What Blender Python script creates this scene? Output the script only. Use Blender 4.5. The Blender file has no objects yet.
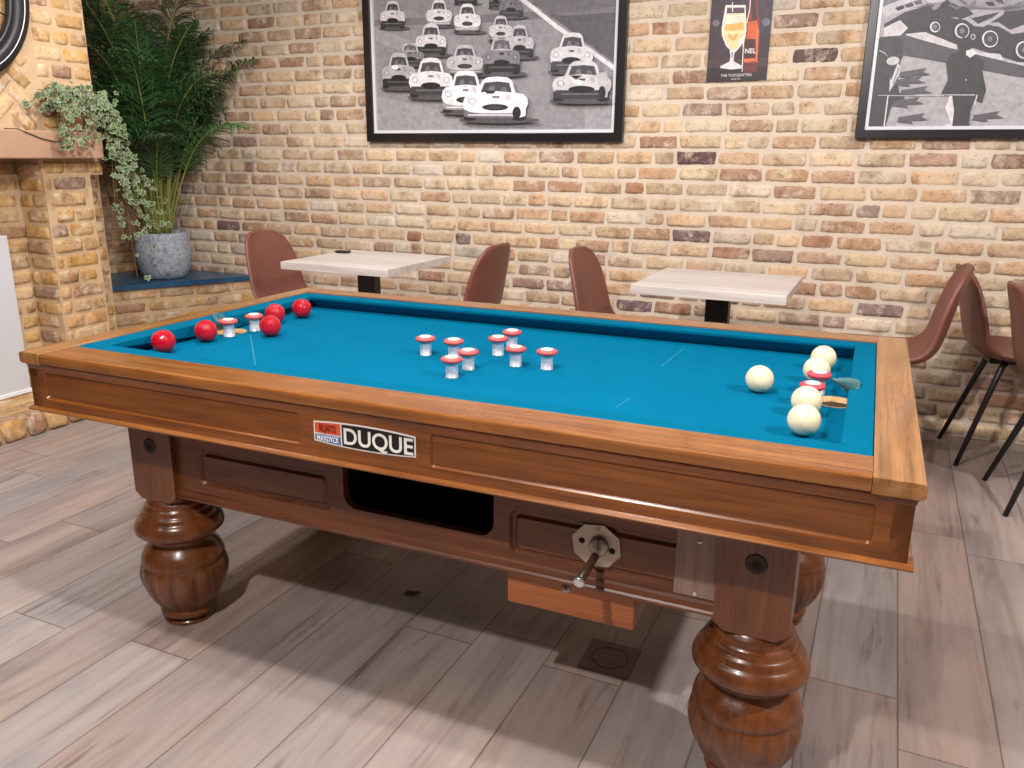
import bpy, bmesh, math, random
import numpy as np
from mathutils import Vector, Matrix
from mathutils.geometry import tessellate_polygon

PI = math.pi
rnd = random.Random(7)
SC = bpy.context.scene
COL = SC.collection


def lin(c):
    c = c / 255.0
    return c / 12.92 if c <= 0.04045 else ((c + 0.055) / 1.055) ** 2.4


def rgb(r, g, b):
    return (lin(r), lin(g), lin(b), 1.0)


# ------------------------------------------------------------------ materials
def new_mat(name):
    m = bpy.data.materials.new(name)
    m.use_nodes = True
    nt = m.node_tree
    return m, nt, nt.nodes['Principled BSDF']


def nd(nt, typ, **kw):
    n = nt.nodes.new(typ)
    for k, v in kw.items():
        setattr(n, k, v)
    return n


def ramp(nt, stops, interp='LINEAR'):
    n = nd(nt, 'ShaderNodeValToRGB')
    cr = n.color_ramp
    cr.interpolation = interp
    while len(cr.elements) < len(stops):
        cr.elements.new(0.5)
    for e, (p, c) in zip(cr.elements, stops):
        e.position = p
        e.color = c
    return n


def plain(name, c, rough=0.5, metal=0.0, coat=0.0, spec=0.5, noise=0.0, nscale=20, bump=0.0, bscale=200, emit=None):
    m, nt, b = new_mat(name)
    b.inputs['Base Color'].default_value = c
    b.inputs['Roughness'].default_value = rough
    b.inputs['Metallic'].default_value = metal
    b.inputs['Coat Weight'].default_value = coat
    b.inputs['Specular IOR Level'].default_value = spec
    L = nt.links
    if noise or bump:
        tc = nd(nt, 'ShaderNodeTexCoord')
    if noise:
        n = nd(nt, 'ShaderNodeTexNoise')
        n.inputs['Scale'].default_value = nscale
        n.inputs['Detail'].default_value = 5
        L.new(tc.outputs['Object'], n.inputs['Vector'])
        r = ramp(nt, [(0.3, tuple(x * (1 - noise) for x in c[:3]) + (1,)), (0.7, tuple(min(1, x * (1 + noise)) for x in c[:3]) + (1,))])
        L.new(n.outputs['Fac'], r.inputs['Fac'])
        L.new(r.outputs['Color'], b.inputs['Base Color'])
    if bump:
        n2 = nd(nt, 'ShaderNodeTexNoise')
        n2.inputs['Scale'].default_value = bscale
        n2.inputs['Detail'].default_value = 3
        L.new(tc.outputs['Object'], n2.inputs['Vector'])
        bp = nd(nt, 'ShaderNodeBump')
        bp.inputs['Strength'].default_value = bump
        bp.inputs['Distance'].default_value = 0.003
        L.new(n2.outputs['Fac'], bp.inputs['Height'])
        L.new(bp.outputs['Normal'], b.inputs['Normal'])
    return m


def wood(name, dark, mid, light, axis='x', rough=0.3, coat=0.4, scale=1.0, figure=0.35, pores=0.22, knots=0.0):
    """grain stretched along one axis of the object's own space"""
    m, nt, b = new_mat(name)
    L = nt.links
    tc = nd(nt, 'ShaderNodeTexCoord')
    st = {'x': (1.2, 14, 14), 'y': (14, 1.2, 14), 'z': (14, 14, 1.2)}[axis]
    mp = nd(nt, 'ShaderNodeMapping')
    mp.inputs['Scale'].default_value = tuple(s * scale for s in st)
    L.new(tc.outputs['Object'], mp.inputs['Vector'])
    n1 = nd(nt, 'ShaderNodeTexNoise')
    n1.inputs['Scale'].default_value = 1.6
    n1.inputs['Detail'].default_value = 6
    n1.inputs['Roughness'].default_value = 0.62
    n1.inputs['Distortion'].default_value = 1.1
    L.new(mp.outputs['Vector'], n1.inputs['Vector'])
    # cathedral figure
    st2 = {'x': (.5, 5, 5), 'y': (5, .5, 5), 'z': (5, 5, .5)}[axis]
    mp2 = nd(nt, 'ShaderNodeMapping')
    mp2.inputs['Scale'].default_value = tuple(s * scale for s in st2)
    L.new(tc.outputs['Object'], mp2.inputs['Vector'])
    n2 = nd(nt, 'ShaderNodeTexNoise')
    n2.inputs['Scale'].default_value = 1.3
    n2.inputs['Detail'].default_value = 1.5
    L.new(mp2.outputs['Vector'], n2.inputs['Vector'])
    mul = nd(nt, 'ShaderNodeMath', operation='MULTIPLY')
    mul.inputs[1].default_value = 60.0
    L.new(n2.outputs['Fac'], mul.inputs[0])
    sn = nd(nt, 'ShaderNodeMath', operation='SINE')
    L.new(mul.outputs[0], sn.inputs[0])
    ma = nd(nt, 'ShaderNodeMath', operation='MULTIPLY_ADD')
    ma.inputs[1].default_value = 0.16 * figure
    L.new(sn.outputs[0], ma.inputs[0])
    L.new(n1.outputs['Fac'], ma.inputs[2])
    r = ramp(nt, [(0.28, dark), (0.5, mid), (0.72, light)])
    L.new(ma.outputs[0], r.inputs['Fac'])
    # pores
    st3 = {'x': (2.2, 130, 130), 'y': (130, 2.2, 130), 'z': (130, 130, 2.2)}[axis]
    mp3 = nd(nt, 'ShaderNodeMapping')
    mp3.inputs['Scale'].default_value = st3
    L.new(tc.outputs['Object'], mp3.inputs['Vector'])
    n3 = nd(nt, 'ShaderNodeTexNoise')
    n3.inputs['Scale'].default_value = 1.5
    n3.inputs['Detail'].default_value = 2
    L.new(mp3.outputs['Vector'], n3.inputs['Vector'])
    r3 = ramp(nt, [(0.36, (1 - pores, 1 - pores, 1 - pores, 1)), (0.5, (1, 1, 1, 1))])
    L.new(n3.outputs['Fac'], r3.inputs['Fac'])
    mx = nd(nt, 'ShaderNodeMix', data_type='RGBA', blend_type='MULTIPLY')
    mx.inputs[0].default_value = 1.0
    L.new(r.outputs['Color'], mx.inputs[6])
    L.new(r3.outputs['Color'], mx.inputs[7])
    out = mx.outputs[2]
    if knots:
        vo = nd(nt, 'ShaderNodeTexNoise')
        vo.inputs['Scale'].default_value = 3.3
        vo.inputs['Detail'].default_value = 2
        L.new(tc.outputs['Object'], vo.inputs['Vector'])
        rk = ramp(nt, [(0.66, (1, 1, 1, 1)), (0.78, (.45, .38, .33, 1))])
        L.new(vo.outputs['Fac'], rk.inputs['Fac'])
        mk = nd(nt, 'ShaderNodeMix', data_type='RGBA', blend_type='MULTIPLY')
        mk.inputs[0].default_value = knots
        L.new(out, mk.inputs[6])
        L.new(rk.outputs['Color'], mk.inputs[7])
        out = mk.outputs[2]
    L.new(out, b.inputs['Base Color'])
    b.inputs['Roughness'].default_value = rough
    b.inputs['Coat Weight'].default_value = coat
    b.inputs['Coat Roughness'].default_value = 0.12
    bp = nd(nt, 'ShaderNodeBump')
    bp.inputs['Strength'].default_value = 0.12
    bp.inputs['Distance'].default_value = 0.002
    L.new(r3.outputs['Color'], bp.inputs['Height'])
    L.new(bp.outputs['Normal'], b.inputs['Normal'])
    return m


def brick_mat(name='brick_clay', sat=1.0):
    m, nt, b = new_mat(name)
    L = nt.links
    at = nd(nt, 'ShaderNodeAttribute', attribute_name='Col')
    tc = nd(nt, 'ShaderNodeTexCoord')
    n1 = nd(nt, 'ShaderNodeTexNoise')
    n1.inputs['Scale'].default_value = 30
    n1.inputs['Detail'].default_value = 6
    n1.inputs['Roughness'].default_value = 0.7
    L.new(tc.outputs['Object'], n1.inputs['Vector'])
    r1 = ramp(nt, [(0.28, (.58, .50, .46, 1)), (0.46, (1, 1, 1, 1)), (0.7, (1.14, 1.12, 1.08, 1))])
    L.new(n1.outputs['Fac'], r1.inputs['Fac'])
    mx = nd(nt, 'ShaderNodeMix', data_type='RGBA', blend_type='MULTIPLY')
    mx.inputs[0].default_value = 1
    L.new(at.outputs['Color'], mx.inputs[6])
    L.new(r1.outputs['Color'], mx.inputs[7])
    n4 = nd(nt, 'ShaderNodeTexNoise')
    n4.inputs['Scale'].default_value = 9
    n4.inputs['Detail'].default_value = 3
    L.new(tc.outputs['Object'], n4.inputs['Vector'])
    r4 = ramp(nt, [(0.36, (.74, .66, .60, 1)), (0.48, (1, 1, 1, 1)), (0.62, (1.0, .97, .92, 1))])
    L.new(n4.outputs['Fac'], r4.inputs['Fac'])
    m4 = nd(nt, 'ShaderNodeMix', data_type='RGBA', blend_type='MULTIPLY')
    m4.inputs[0].default_value = 1
    L.new(mx.outputs[2], m4.inputs[6])
    L.new(r4.outputs['Color'], m4.inputs[7])
    n5 = nd(nt, 'ShaderNodeTexNoise')
    n5.inputs['Scale'].default_value = 120
    n5.inputs['Detail'].default_value = 3
    L.new(tc.outputs['Object'], n5.inputs['Vector'])
    r5 = ramp(nt, [(0.30, (.5, .42, .38, 1)), (0.38, (1, 1, 1, 1))])
    L.new(n5.outputs['Fac'], r5.inputs['Fac'])
    m5 = nd(nt, 'ShaderNodeMix', data_type='RGBA', blend_type='MULTIPLY')
    m5.inputs[0].default_value = 1
    L.new(m4.outputs[2], m5.inputs[6])
    L.new(r5.outputs['Color'], m5.inputs[7])
    mx = m5
    # chalky lime left on the faces
    n2 = nd(nt, 'ShaderNodeTexNoise')
    n2.inputs['Scale'].default_value = 13
    n2.inputs['Detail'].default_value = 8
    n2.inputs['Roughness'].default_value = 0.75
    L.new(tc.outputs['Object'], n2.inputs['Vector'])
    r2 = ramp(nt, [(0.51, (0, 0, 0, 1)), (0.65, (.8, .8, .8, 1))])
    L.new(n2.outputs['Fac'], r2.inputs['Fac'])
    mx2 = nd(nt, 'ShaderNodeMix', data_type='RGBA')
    L.new(r2.outputs['Color'], mx2.inputs[0])
    L.new(mx.outputs[2], mx2.inputs[6])
    mx2.inputs[7].default_value = rgb(220, 203, 182)
    L.new(mx2.outputs[2], b.inputs['Base Color'])
    b.inputs['Roughness'].default_value = 0.9
    b.inputs['Specular IOR Level'].default_value = 0.2
    n3 = nd(nt, 'ShaderNodeTexNoise')
    n3.inputs['Scale'].default_value = 70
    n3.inputs['Detail'].default_value = 5
    L.new(tc.outputs['Object'], n3.inputs['Vector'])
    bp = nd(nt, 'ShaderNodeBump')
    bp.inputs['Strength'].default_value = 0.5
    bp.inputs['Distance'].default_value = 0.004
    L.new(n3.outputs['Fac'], bp.inputs['Height'])
    L.new(bp.outputs['Normal'], b.inputs['Normal'])
    return m


def attr_mat(name, rough=0.5, coat=0.0, attr='Col'):
    m, nt, b = new_mat(name)
    at = nd(nt, 'ShaderNodeAttribute', attribute_name=attr)
    tc = nd(nt, 'ShaderNodeTexCoord')
    n = nd(nt, 'ShaderNodeTexNoise')
    n.inputs['Scale'].default_value = 38
    n.inputs['Detail'].default_value = 8
    n.inputs['Roughness'].default_value = .75
    nt.links.new(tc.outputs['Object'], n.inputs['Vector'])
    r = ramp(nt, [(0.3, (.70, .70, .70, 1)), (0.5, (1, 1, 1, 1)), (0.7, (1.22, 1.22, 1.22, 1))])
    nt.links.new(n.outputs['Fac'], r.inputs['Fac'])
    mx = nd(nt, 'ShaderNodeMix', data_type='RGBA', blend_type='MULTIPLY')
    mx.inputs[0].default_value = 1
    nt.links.new(at.outputs['Color'], mx.inputs[6])
    nt.links.new(r.outputs['Color'], mx.inputs[7])
    nt.links.new(mx.outputs[2], b.inputs['Base Color'])
    b.inputs['Roughness'].default_value = rough
    b.inputs['Coat Weight'].default_value = coat
    b.inputs['Coat Roughness'].default_value = 0.15
    return m


def floor_mat():
    m, nt, b = new_mat('plank_floor')
    L = nt.links
    tc = nd(nt, 'ShaderNodeTexCoord')
    sp = nd(nt, 'ShaderNodeSeparateXYZ')
    L.new(tc.outputs['Object'], sp.inputs[0])

    def math_(op, a, bb=None, c=None):
        n = nd(nt, 'ShaderNodeMath', operation=op)
        for i, v in enumerate((a, bb, c)):
            if v is None:
                continue
            if isinstance(v, (int, float)):
                n.inputs[i].default_value = v
            else:
                L.new(v, n.inputs[i])
        return n.outputs[0]
    PW, PL = 0.205, 1.22
    px = math_('DIVIDE', math_('ADD', sp.outputs[0], 0.05 + PW * 40), PW)
    ix = math_('FLOOR', px)
    fx = math_('SUBTRACT', px, ix)
    wn0 = nd(nt, 'ShaderNodeTexWhiteNoise', noise_dimensions='1D')
    L.new(ix, wn0.inputs['W'])
    py = math_('DIVIDE', math_('ADD', sp.outputs[1], math_('MULTIPLY', wn0.outputs['Value'], PL * 3)), PL)
    iy = math_('FLOOR', py)
    fy = math_('SUBTRACT', py, iy)
    cv = nd(nt, 'ShaderNodeCombineXYZ')
    L.new(ix, cv.inputs[0])
    L.new(iy, cv.inputs[1])
    wn = nd(nt, 'ShaderNodeTexWhiteNoise', noise_dimensions='3D')
    L.new(cv.outputs[0], wn.inputs['Vector'])
    base = ramp(nt, [(0.0, rgb(156, 142, 134)), (0.16, rgb(168, 150, 139)), (0.32, rgb(168, 156, 148)), (0.48, rgb(160, 152, 147)),
                     (0.62, rgb(172, 152, 140)), (0.76, rgb(163, 144, 133)), (0.9, rgb(150, 138, 131)), (1.0, rgb(174, 160, 150))])
    L.new(wn.outputs['Value'], base.inputs['Fac'])
    # grain, shifted plank by plank
    sh = nd(nt, 'ShaderNodeVectorMath', operation='MULTIPLY_ADD')
    L.new(wn.outputs['Color'], sh.inputs[0])
    sh.inputs[1].default_value = (7, 9, 5)
    L.new(tc.outputs['Object'], sh.inputs[2])
    mp = nd(nt, 'ShaderNodeMapping')
    mp.inputs['Scale'].default_value = (16, 1.1, 1)
    L.new(sh.outputs[0], mp.inputs['Vector'])
    n1 = nd(nt, 'ShaderNodeTexNoise')
    n1.inputs['Scale'].default_value = 1.2
    n1.inputs['Detail'].default_value = 8
    n1.inputs['Roughness'].default_value = 0.68
    n1.inputs['Distortion'].default_value = 0.8
    L.new(mp.outputs['Vector'], n1.inputs['Vector'])
    r1 = ramp(nt, [(0.25, (.56, .51, .49, 1)), (0.42, (.86, .84, .83, 1)), (0.55, (1, 1, 1, 1)), (0.75, (1.14, 1.13, 1.12, 1))])
    L.new(n1.outputs['Fac'], r1.inputs['Fac'])
    mx = nd(nt, 'ShaderNodeMix', data_type='RGBA', blend_type='MULTIPLY')
    mx.inputs[0].default_value = 1
    L.new(base.outputs['Color'], mx.inputs[6])
    L.new(r1.outputs['Color'], mx.inputs[7])
    # broad worn patches, bluish grey and pink
    mp2 = nd(nt, 'ShaderNodeMapping')
    mp2.inputs['Scale'].default_value = (3.5, 1.6, 1)
    L.new(sh.outputs[0], mp2.inputs['Vector'])
    n2 = nd(nt, 'ShaderNodeTexNoise')
    n2.inputs['Scale'].default_value = 1.4
    n2.inputs['Detail'].default_value = 4
    L.new(mp2.outputs['Vector'], n2.inputs['Vector'])
    r2 = ramp(nt, [(0.33, (.80, .80, .87, 1)), (0.5, (1, 1, 1.05, 1)), (0.68, (1.10, 1.03, 1.03, 1))])
    L.new(n2.outputs['Fac'], r2.inputs['Fac'])
    mx2 = nd(nt, 'ShaderNodeMix', data_type='RGBA', blend_type='MULTIPLY')
    mx2.inputs[0].default_value = 1
    L.new(mx.outputs[2], mx2.inputs[6])
    L.new(r2.outputs['Color'], mx2.inputs[7])
    # dark knots and splits
    mp3 = nd(nt, 'ShaderNodeMapping')
    mp3.inputs['Scale'].default_value = (30, 3.2, 1)
    L.new(sh.outputs[0], mp3.inputs['Vector'])
    n3 = nd(nt, 'ShaderNodeTexNoise')
    n3.inputs['Scale'].default_value = 1.0
    n3.inputs['Detail'].default_value = 5
    n3.inputs['Roughness'].default_value = 0.6
    L.new(mp3.outputs['Vector'], n3.inputs['Vector'])
    r3 = ramp(nt, [(0.60, (1, 1, 1, 1)), (0.74, (.52, .46, .43, 1))])
    L.new(n3.outputs['Fac'], r3.inputs['Fac'])
    mx3 = nd(nt, 'ShaderNodeMix', data_type='RGBA', blend_type='MULTIPLY')
    mx3.inputs[0].default_value = 1
    L.new(mx2.outputs[2], mx3.inputs[6])
    L.new(r3.outputs['Color'], mx3.inputs[7])
    # seams
    gx = math_('MINIMUM', fx, math_('SUBTRACT', 1.0, fx))
    gy = math_('MULTIPLY', math_('MINIMUM', fy, math_('SUBTRACT', 1.0, fy)), PL / PW)
    g = math_('MINIMUM', gx, gy)
    rg = ramp(nt, [(0.0, (.42, .38, .36, 1)), (0.007, (.55, .5, .48, 1)), (0.014, (1, 1, 1, 1))])
    L.new(g, rg.inputs['Fac'])
    mx4 = nd(nt, 'ShaderNodeMix', data_type='RGBA', blend_type='MULTIPLY')
    mx4.inputs[0].default_value = 1
    L.new(mx3.outputs[2], mx4.inputs[6])
    L.new(rg.outputs['Color'], mx4.inputs[7])
    L.new(mx4.outputs[2], b.inputs['Base Color'])
    b.inputs['Roughness'].default_value = 0.46
    b.inputs['Specular IOR Level'].default_value = 0.4
    bp = nd(nt, 'ShaderNodeBump')
    bp.inputs['Strength'].default_value = 0.25
    bp.inputs['Distance'].default_value = 0.002
    L.new(n1.outputs['Fac'], bp.inputs['Height'])
    L.new(bp.outputs['Normal'], b.inputs['Normal'])
    return m


def cloth_mat(name, c):
    m, nt, b = new_mat(name)
    L = nt.links
    tc = nd(nt, 'ShaderNodeTexCoord')
    n = nd(nt, 'ShaderNodeTexNoise')
    n.inputs['Scale'].default_value = 6
    n.inputs['Detail'].default_value = 6
    n.inputs['Roughness'].default_value = 0.7
    L.new(tc.outputs['Object'], n.inputs['Vector'])
    r = ramp(nt, [(0.3, tuple(x * .93 for x in c[:3]) + (1,)), (0.7, tuple(x * 1.05 for x in c[:3]) + (1,))])
    L.new(n.outputs['Fac'], r.inputs['Fac'])
    L.new(r.outputs['Color'], b.inputs['Base Color'])
    b.inputs['Roughness'].default_value = 0.95
    b.inputs['Specular IOR Level'].default_value = 0.03
    n2 = nd(nt, 'ShaderNodeTexNoise')
    n2.inputs['Scale'].default_value = 900
    L.new(tc.outputs['Object'], n2.inputs['Vector'])
    bp = nd(nt, 'ShaderNodeBump')
    bp.inputs['Strength'].default_value = 0.15
    bp.inputs['Distance'].default_value = 0.001
    L.new(n2.outputs['Fac'], bp.inputs['Height'])
    L.new(bp.outputs['Normal'], b.inputs['Normal'])
    return m


M = {}
M['brick'] = brick_mat()
M['mortar'] = plain('mortar', rgb(214, 196, 177), .95, noise=.08, nscale=9, bump=.8, bscale=60, spec=.1)
M['mortar_tan'] = plain('tan_mortar', rgb(200, 170, 135), .95, noise=.08, nscale=9, bump=.8, bscale=60, spec=.1)
M['floor'] = floor_mat()
M['plaster'] = plain('plaster', rgb(96, 88, 80), .9, noise=.03, nscale=3)  # unseen ceiling and walls, tone darkened to cut bounce light
M['oak_x'] = wood('varnished_oak_long', rgb(114, 65, 27), rgb(137, 83, 38), rgb(151, 97, 49), 'x', .22, .4, knots=.25, scale=1.4)
M['oak_y'] = wood('varnished_oak_end', rgb(130, 86, 46), rgb(152, 104, 57), rgb(166, 118, 70), 'y', .22, .4, figure=.8, scale=.9)
M['apron_x'] = wood('stained_oak_long', rgb(100, 53, 17), rgb(128, 70, 25), rgb(142, 83, 34), 'x', .3, .18, knots=.8, scale=1.4)
M['apron_y'] = wood('stained_oak_end', rgb(100, 53, 17), rgb(128, 70, 25), rgb(142, 83, 34), 'y', .3, .18, scale=1.4)
M['body_x'] = wood('dark_oak_long', rgb(84, 42, 18), rgb(108, 57, 26), rgb(122, 68, 34), 'x', .36, .1, scale=1.3)
M['body_y'] = wood('dark_oak_end', rgb(84, 42, 18), rgb(108, 57, 26), rgb(122, 68, 34), 'y', .36, .1, scale=1.3)
M['leg'] = wood('dark_turned_oak', rgb(84, 42, 18), rgb(110, 60, 29), rgb(126, 72, 38), 'z', .28, .25, scale=1.4)
M['drawer'] = wood('orange_veneer', rgb(146, 78, 36), rgb(168, 94, 46), rgb(180, 106, 54), 'x', .35, .2, figure=.1)
M['patch'] = wood('pale_veneer', rgb(128, 101, 88), rgb(150, 123, 108), rgb(160, 133, 118), 'z', .5, 0)
M['cloth'] = cloth_mat('teal_cloth', rgb(0, 98, 132))
M['cushion'] = cloth_mat('teal_cushion_cloth', rgb(0, 93, 123))
M['black'] = plain('black_void', rgb(14, 13, 14), .7)
M['dark_wood'] = plain('dark_knot', rgb(52, 38, 32), .6, noise=.2)
M['red_ball'] = plain('red_ball', rgb(178, 8, 30), .07, coat=.3)
M['white_ball'] = plain('ivory_ball', rgb(236, 216, 178), .1, coat=.3)
M['rubber'] = plain('pink_red_rubber', rgb(196, 84, 82), .45, noise=.06)
M['rubber_red'] = plain('red_rubber', rgb(196, 62, 78), .45, noise=.06)
M['chrome'] = plain('brushed_steel', rgb(220, 222, 228), .3, metal=.45)
M['cap'] = plain('white_cap', rgb(236, 232, 230), .3)
M['steel'] = plain('worn_steel', rgb(176, 164, 150), .42, metal=.55, noise=.08, nscale=30)
M['knob'] = plain('polished_tip', rgb(222, 222, 224), .22, metal=.8)
M['handle'] = wood('brown_handle', rgb(56, 36, 26), rgb(84, 56, 42), rgb(98, 66, 50), 'y', .4, .2)
M['guard'] = plain('dark_green_rubber', rgb(58, 104, 108), .5, noise=.06)
M['pocket'] = plain('pocket_wood', rgb(190, 148, 92), .5, noise=.1)
M['chalk'] = plain('chalk_mark', rgb(36, 120, 148), .9)
M['leather'] = plain('brown_leather', rgb(122, 74, 62), .42, noise=.07, nscale=14, bump=.15, bscale=400, spec=.45)
M['black_metal'] = plain('black_metal', rgb(28, 26, 27), .4)
M['tabletop'] = wood('white_washed_oak', rgb(196, 184, 178), rgb(216, 206, 200), rgb(226, 218, 213), 'x', .42, .1, figure=.25, pores=.1, scale=.8)
M['frame'] = plain('black_frame', rgb(26, 23, 25), .3, coat=.2)
M['mount'] = plain('silver_slip', rgb(222, 220, 224), .35)
M['print'] = attr_mat('photo_print', .5, .08)
M['poster'] = attr_mat('poster_print', .5, .08)
M['white_panel'] = plain('white_panel', rgb(206, 205, 210), .6, noise=.015, nscale=6)
M['white_trim'] = plain('white_trim', rgb(238, 238, 242), .5)
M['mantel'] = plain('pinkish_stone', rgb(176, 138, 112), .8, noise=.08, nscale=5, bump=.3, bscale=50)
M['slate'] = plain('blue_stone', rgb(34, 78, 112), .32, noise=.2, nscale=12)
M['pot'] = plain('grey_clay_pot', rgb(160, 167, 178), .85, noise=.38, nscale=60, bump=1.6, bscale=75)
M['soil'] = plain('soil', rgb(44, 34, 28), .95, noise=.3, nscale=60, bump=1, bscale=80)
M['terracotta'] = plain('terracotta', rgb(178, 128, 92), .8, noise=.1)
M['frond'] = plain('palm_leaf', rgb(58, 98, 52), .5, noise=.4, nscale=3, spec=.4)
M['frond_dark'] = plain('palm_leaf_greyish', rgb(68, 86, 58), .5, noise=.35, nscale=3, spec=.4)  # greyer leaf green, used on every third frond
M['stem'] = plain('palm_stem', rgb(140, 146, 72), .5, noise=.2, nscale=8)
M['ivy'] = plain('ivy_green', rgb(76, 92, 56), .5, noise=.4, nscale=18)
M['ivy_edge'] = plain('ivy_cream_edge', rgb(150, 162, 124), .5, noise=.08, nscale=18)
M['vine'] = plain('vine_stem', rgb(110, 86, 58), .7)
M['tyre'] = plain('black_tyre', rgb(26, 24, 30), .45)
M['badge_white'] = plain('badge_white', rgb(232, 228, 222), .35)
M['badge_black'] = plain('badge_black', rgb(24, 20, 20), .35)
M['badge_red'] = plain('badge_red', rgb(214, 92, 58), .4)
M['badge_dred'] = plain('badge_dark_red', rgb(126, 22, 12), .4)
M['badge_blue'] = plain('badge_blue', rgb(70, 98, 160), .4)
M['leaf_dry'] = plain('dry_leaf', rgb(52, 36, 28), .8)
M['hatch'] = wood('hatch_wood', rgb(92, 64, 52), rgb(112, 80, 66), rgb(126, 92, 76), 'x', .5, 0)
M['cord'] = plain('dark_cord', rgb(60, 46, 42), .6)


# ------------------------------------------------------------------ mesh helpers
class MB:
    """collects pieces, links them as one mesh object"""

    def __init__(self):
        self.v, self.f, self.m, self.s, self.c = [], [], [], [], []

    def add(self, verts, faces, mat=0, smooth=False, col=None):
        o = len(self.v)
        self.v.extend([tuple(p) for p in verts])
        for f in faces:
            self.f.append(tuple(i + o for i in f))
            self.m.append(mat)
            self.s.append(smooth)
        self.c.extend([col or (1, 1, 1, 1)] * len(verts))
        return self

    def box(self, x0, x1, y0, y1, z0, z1, mat=0, bev=0.0, seg=2):
        bm = bmesh.new()
        bmesh.ops.create_cube(bm, size=1)
        bmesh.ops.scale(bm, vec=(x1 - x0, y1 - y0, z1 - z0), verts=bm.verts)
        bmesh.ops.translate(bm, vec=((x0 + x1) / 2, (y0 + y1) / 2, (z0 + z1) / 2), verts=bm.verts)
        if bev:
            bmesh.ops.bevel(bm, geom=bm.edges[:], offset=bev, segments=seg, affect='EDGES', profile=.5)
        bm.verts.index_update()
        self.add([v.co for v in bm.verts], [[v.index for v in f.verts] for f in bm.faces], mat, False)
        bm.free()
        return self

    def lathe(self, prof, c=(0, 0, 0), n=32, mat=0, mod=None, smooth=True, axis='z', caps=True):
        vs, fs = [], []
        k = len(prof)
        for i in range(n):
            a = 2 * PI * i / n
            for (r, z) in prof:
                rr = r * (mod(a, z) if mod else 1)
                p = (rr * math.cos(a), rr * math.sin(a), z)
                if axis == 'y':
                    p = (p[0], -p[2], p[1])
                vs.append((p[0] + c[0], p[1] + c[1], p[2] + c[2]))
        for i in range(n):
            j = (i + 1) % n
            for t in range(k - 1):
                fs.append((i * k + t, j * k + t, j * k + t + 1, i * k + t + 1))
        if caps:
            fs.append(tuple(i * k for i in range(n))[::-1])
            fs.append(tuple(i * k + k - 1 for i in range(n)))
        return self.add(vs, fs, mat, smooth)

    def tube(self, pts, r, n=8, mat=0, smooth=True):
        pts = [Vector(p) for p in pts]
        rs = r if isinstance(r, (list, tuple)) else [r] * len(pts)
        vs, fs = [], []
        up = Vector((0, 0, 1))
        for i, p in enumerate(pts):
            d = (pts[min(i + 1, len(pts) - 1)] - pts[max(i - 1, 0)]).normalized()
            a = d.cross(up)
            if a.length < .05:
                a = d.cross(Vector((0, 1, 0)))
            a.normalize()
            b = d.cross(a).normalized()
            for k in range(n):
                t = 2 * PI * k / n
                vs.append(p + (a * math.cos(t) + b * math.sin(t)) * rs[i])
        for i in range(len(pts) - 1):
            for k in range(n):
                q = (k + 1) % n
                fs.append((i * n + k, i * n + q, (i + 1) * n + q, (i + 1) * n + k))
        fs.append(tuple(range(n))[::-1])
        fs.append(tuple((len(pts) - 1) * n + k for k in range(n)))
        return self.add(vs, fs, mat, smooth)

    def prism(self, loop, mapf, d0, d1, mat=0, smooth=False):
        """2-D loop extruded between depths d0 and d1; mapf(u,w,d) gives the point"""
        n = len(loop)
        vs = [mapf(u, w, d0) for u, w in loop] + [mapf(u, w, d1) for u, w in loop]
        fs = [tuple(range(n)), tuple(range(2 * n - 1, n - 1, -1))]
        fs += [(i, i + n, (i + 1) % n + n, (i + 1) % n) for i in range(n)]
        return self.add(vs, fs, mat, smooth)

    def plate(self, outer, chains, mapf, mat=0, back=None):
        """face at depth 0 with holes; each chain = [(loop,depth),...] steps down from its hole and
        is closed with a face unless its last entry is None"""
        loops = [outer] + [c[0][0] for c in chains]
        tri = tessellate_polygon([[Vector((u, w, 0)) for u, w in lp] for lp in loops])
        flat = [p for lp in loops for p in lp]
        self.add([mapf(u, w, 0) for u, w in flat], [t for t in tri], mat)
        for c in chains:
            for (la, da), nb in zip(c[:-1], c[1:]):
                if nb is None:
                    break
                lb, db = nb
                n = len(la)
                self.add([mapf(u, w, da) for u, w in la] + [mapf(u, w, db) for u, w in lb],
                         [(i, (i + 1) % n, (i + 1) % n + n, i + n) for i in range(n)], mat)
            if c[-1] is not None:
                lp, d = c[-1]
                self.add([mapf(u, w, d) for u, w in lp], [tuple(range(len(lp)))], mat)
        if back is not None:
            n = len(outer)
            self.add([mapf(u, w, 0) for u, w in outer] + [mapf(u, w, back) for u, w in outer],
                     [(i, (i + 1) % n, (i + 1) % n + n, i + n) for i in range(n)], mat)
        return self

    def build(self, name, mats, parent=None, loc=None, rot=None, color=False, fix=True):
        me = bpy.data.meshes.new(name)
        me.from_pydata(self.v, [], self.f)
        if not isinstance(mats, (list, tuple)):
            mats = [mats]
        for x in mats:
            me.materials.append(x)
        me.polygons.foreach_set('material_index', self.m)
        me.polygons.foreach_set('use_smooth', self.s)
        if color:
            ca = me.color_attributes.new('Col', 'FLOAT_COLOR', 'POINT')
            ca.data.foreach_set('color', np.array(self.c, dtype=np.float32).ravel())
        me.update()
        if fix:
            bm = bmesh.new()
            bm.from_mesh(me)
            bmesh.ops.recalc_face_normals(bm, faces=bm.faces[:])
            bm.to_mesh(me)
            bm.free()
        o = bpy.data.objects.new(name, me)
        COL.objects.link(o)
        if parent:
            o.parent = parent
        if loc:
            o.location = loc
        if rot:
            o.rotation_euler = rot
        return o


def tag(o, label=None, cat=None, group=None, kind=None):
    if label:
        o['label'] = label
    if cat:
        o['category'] = cat
    if group:
        o['group'] = group
    if kind:
        o['kind'] = kind
    return o


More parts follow.
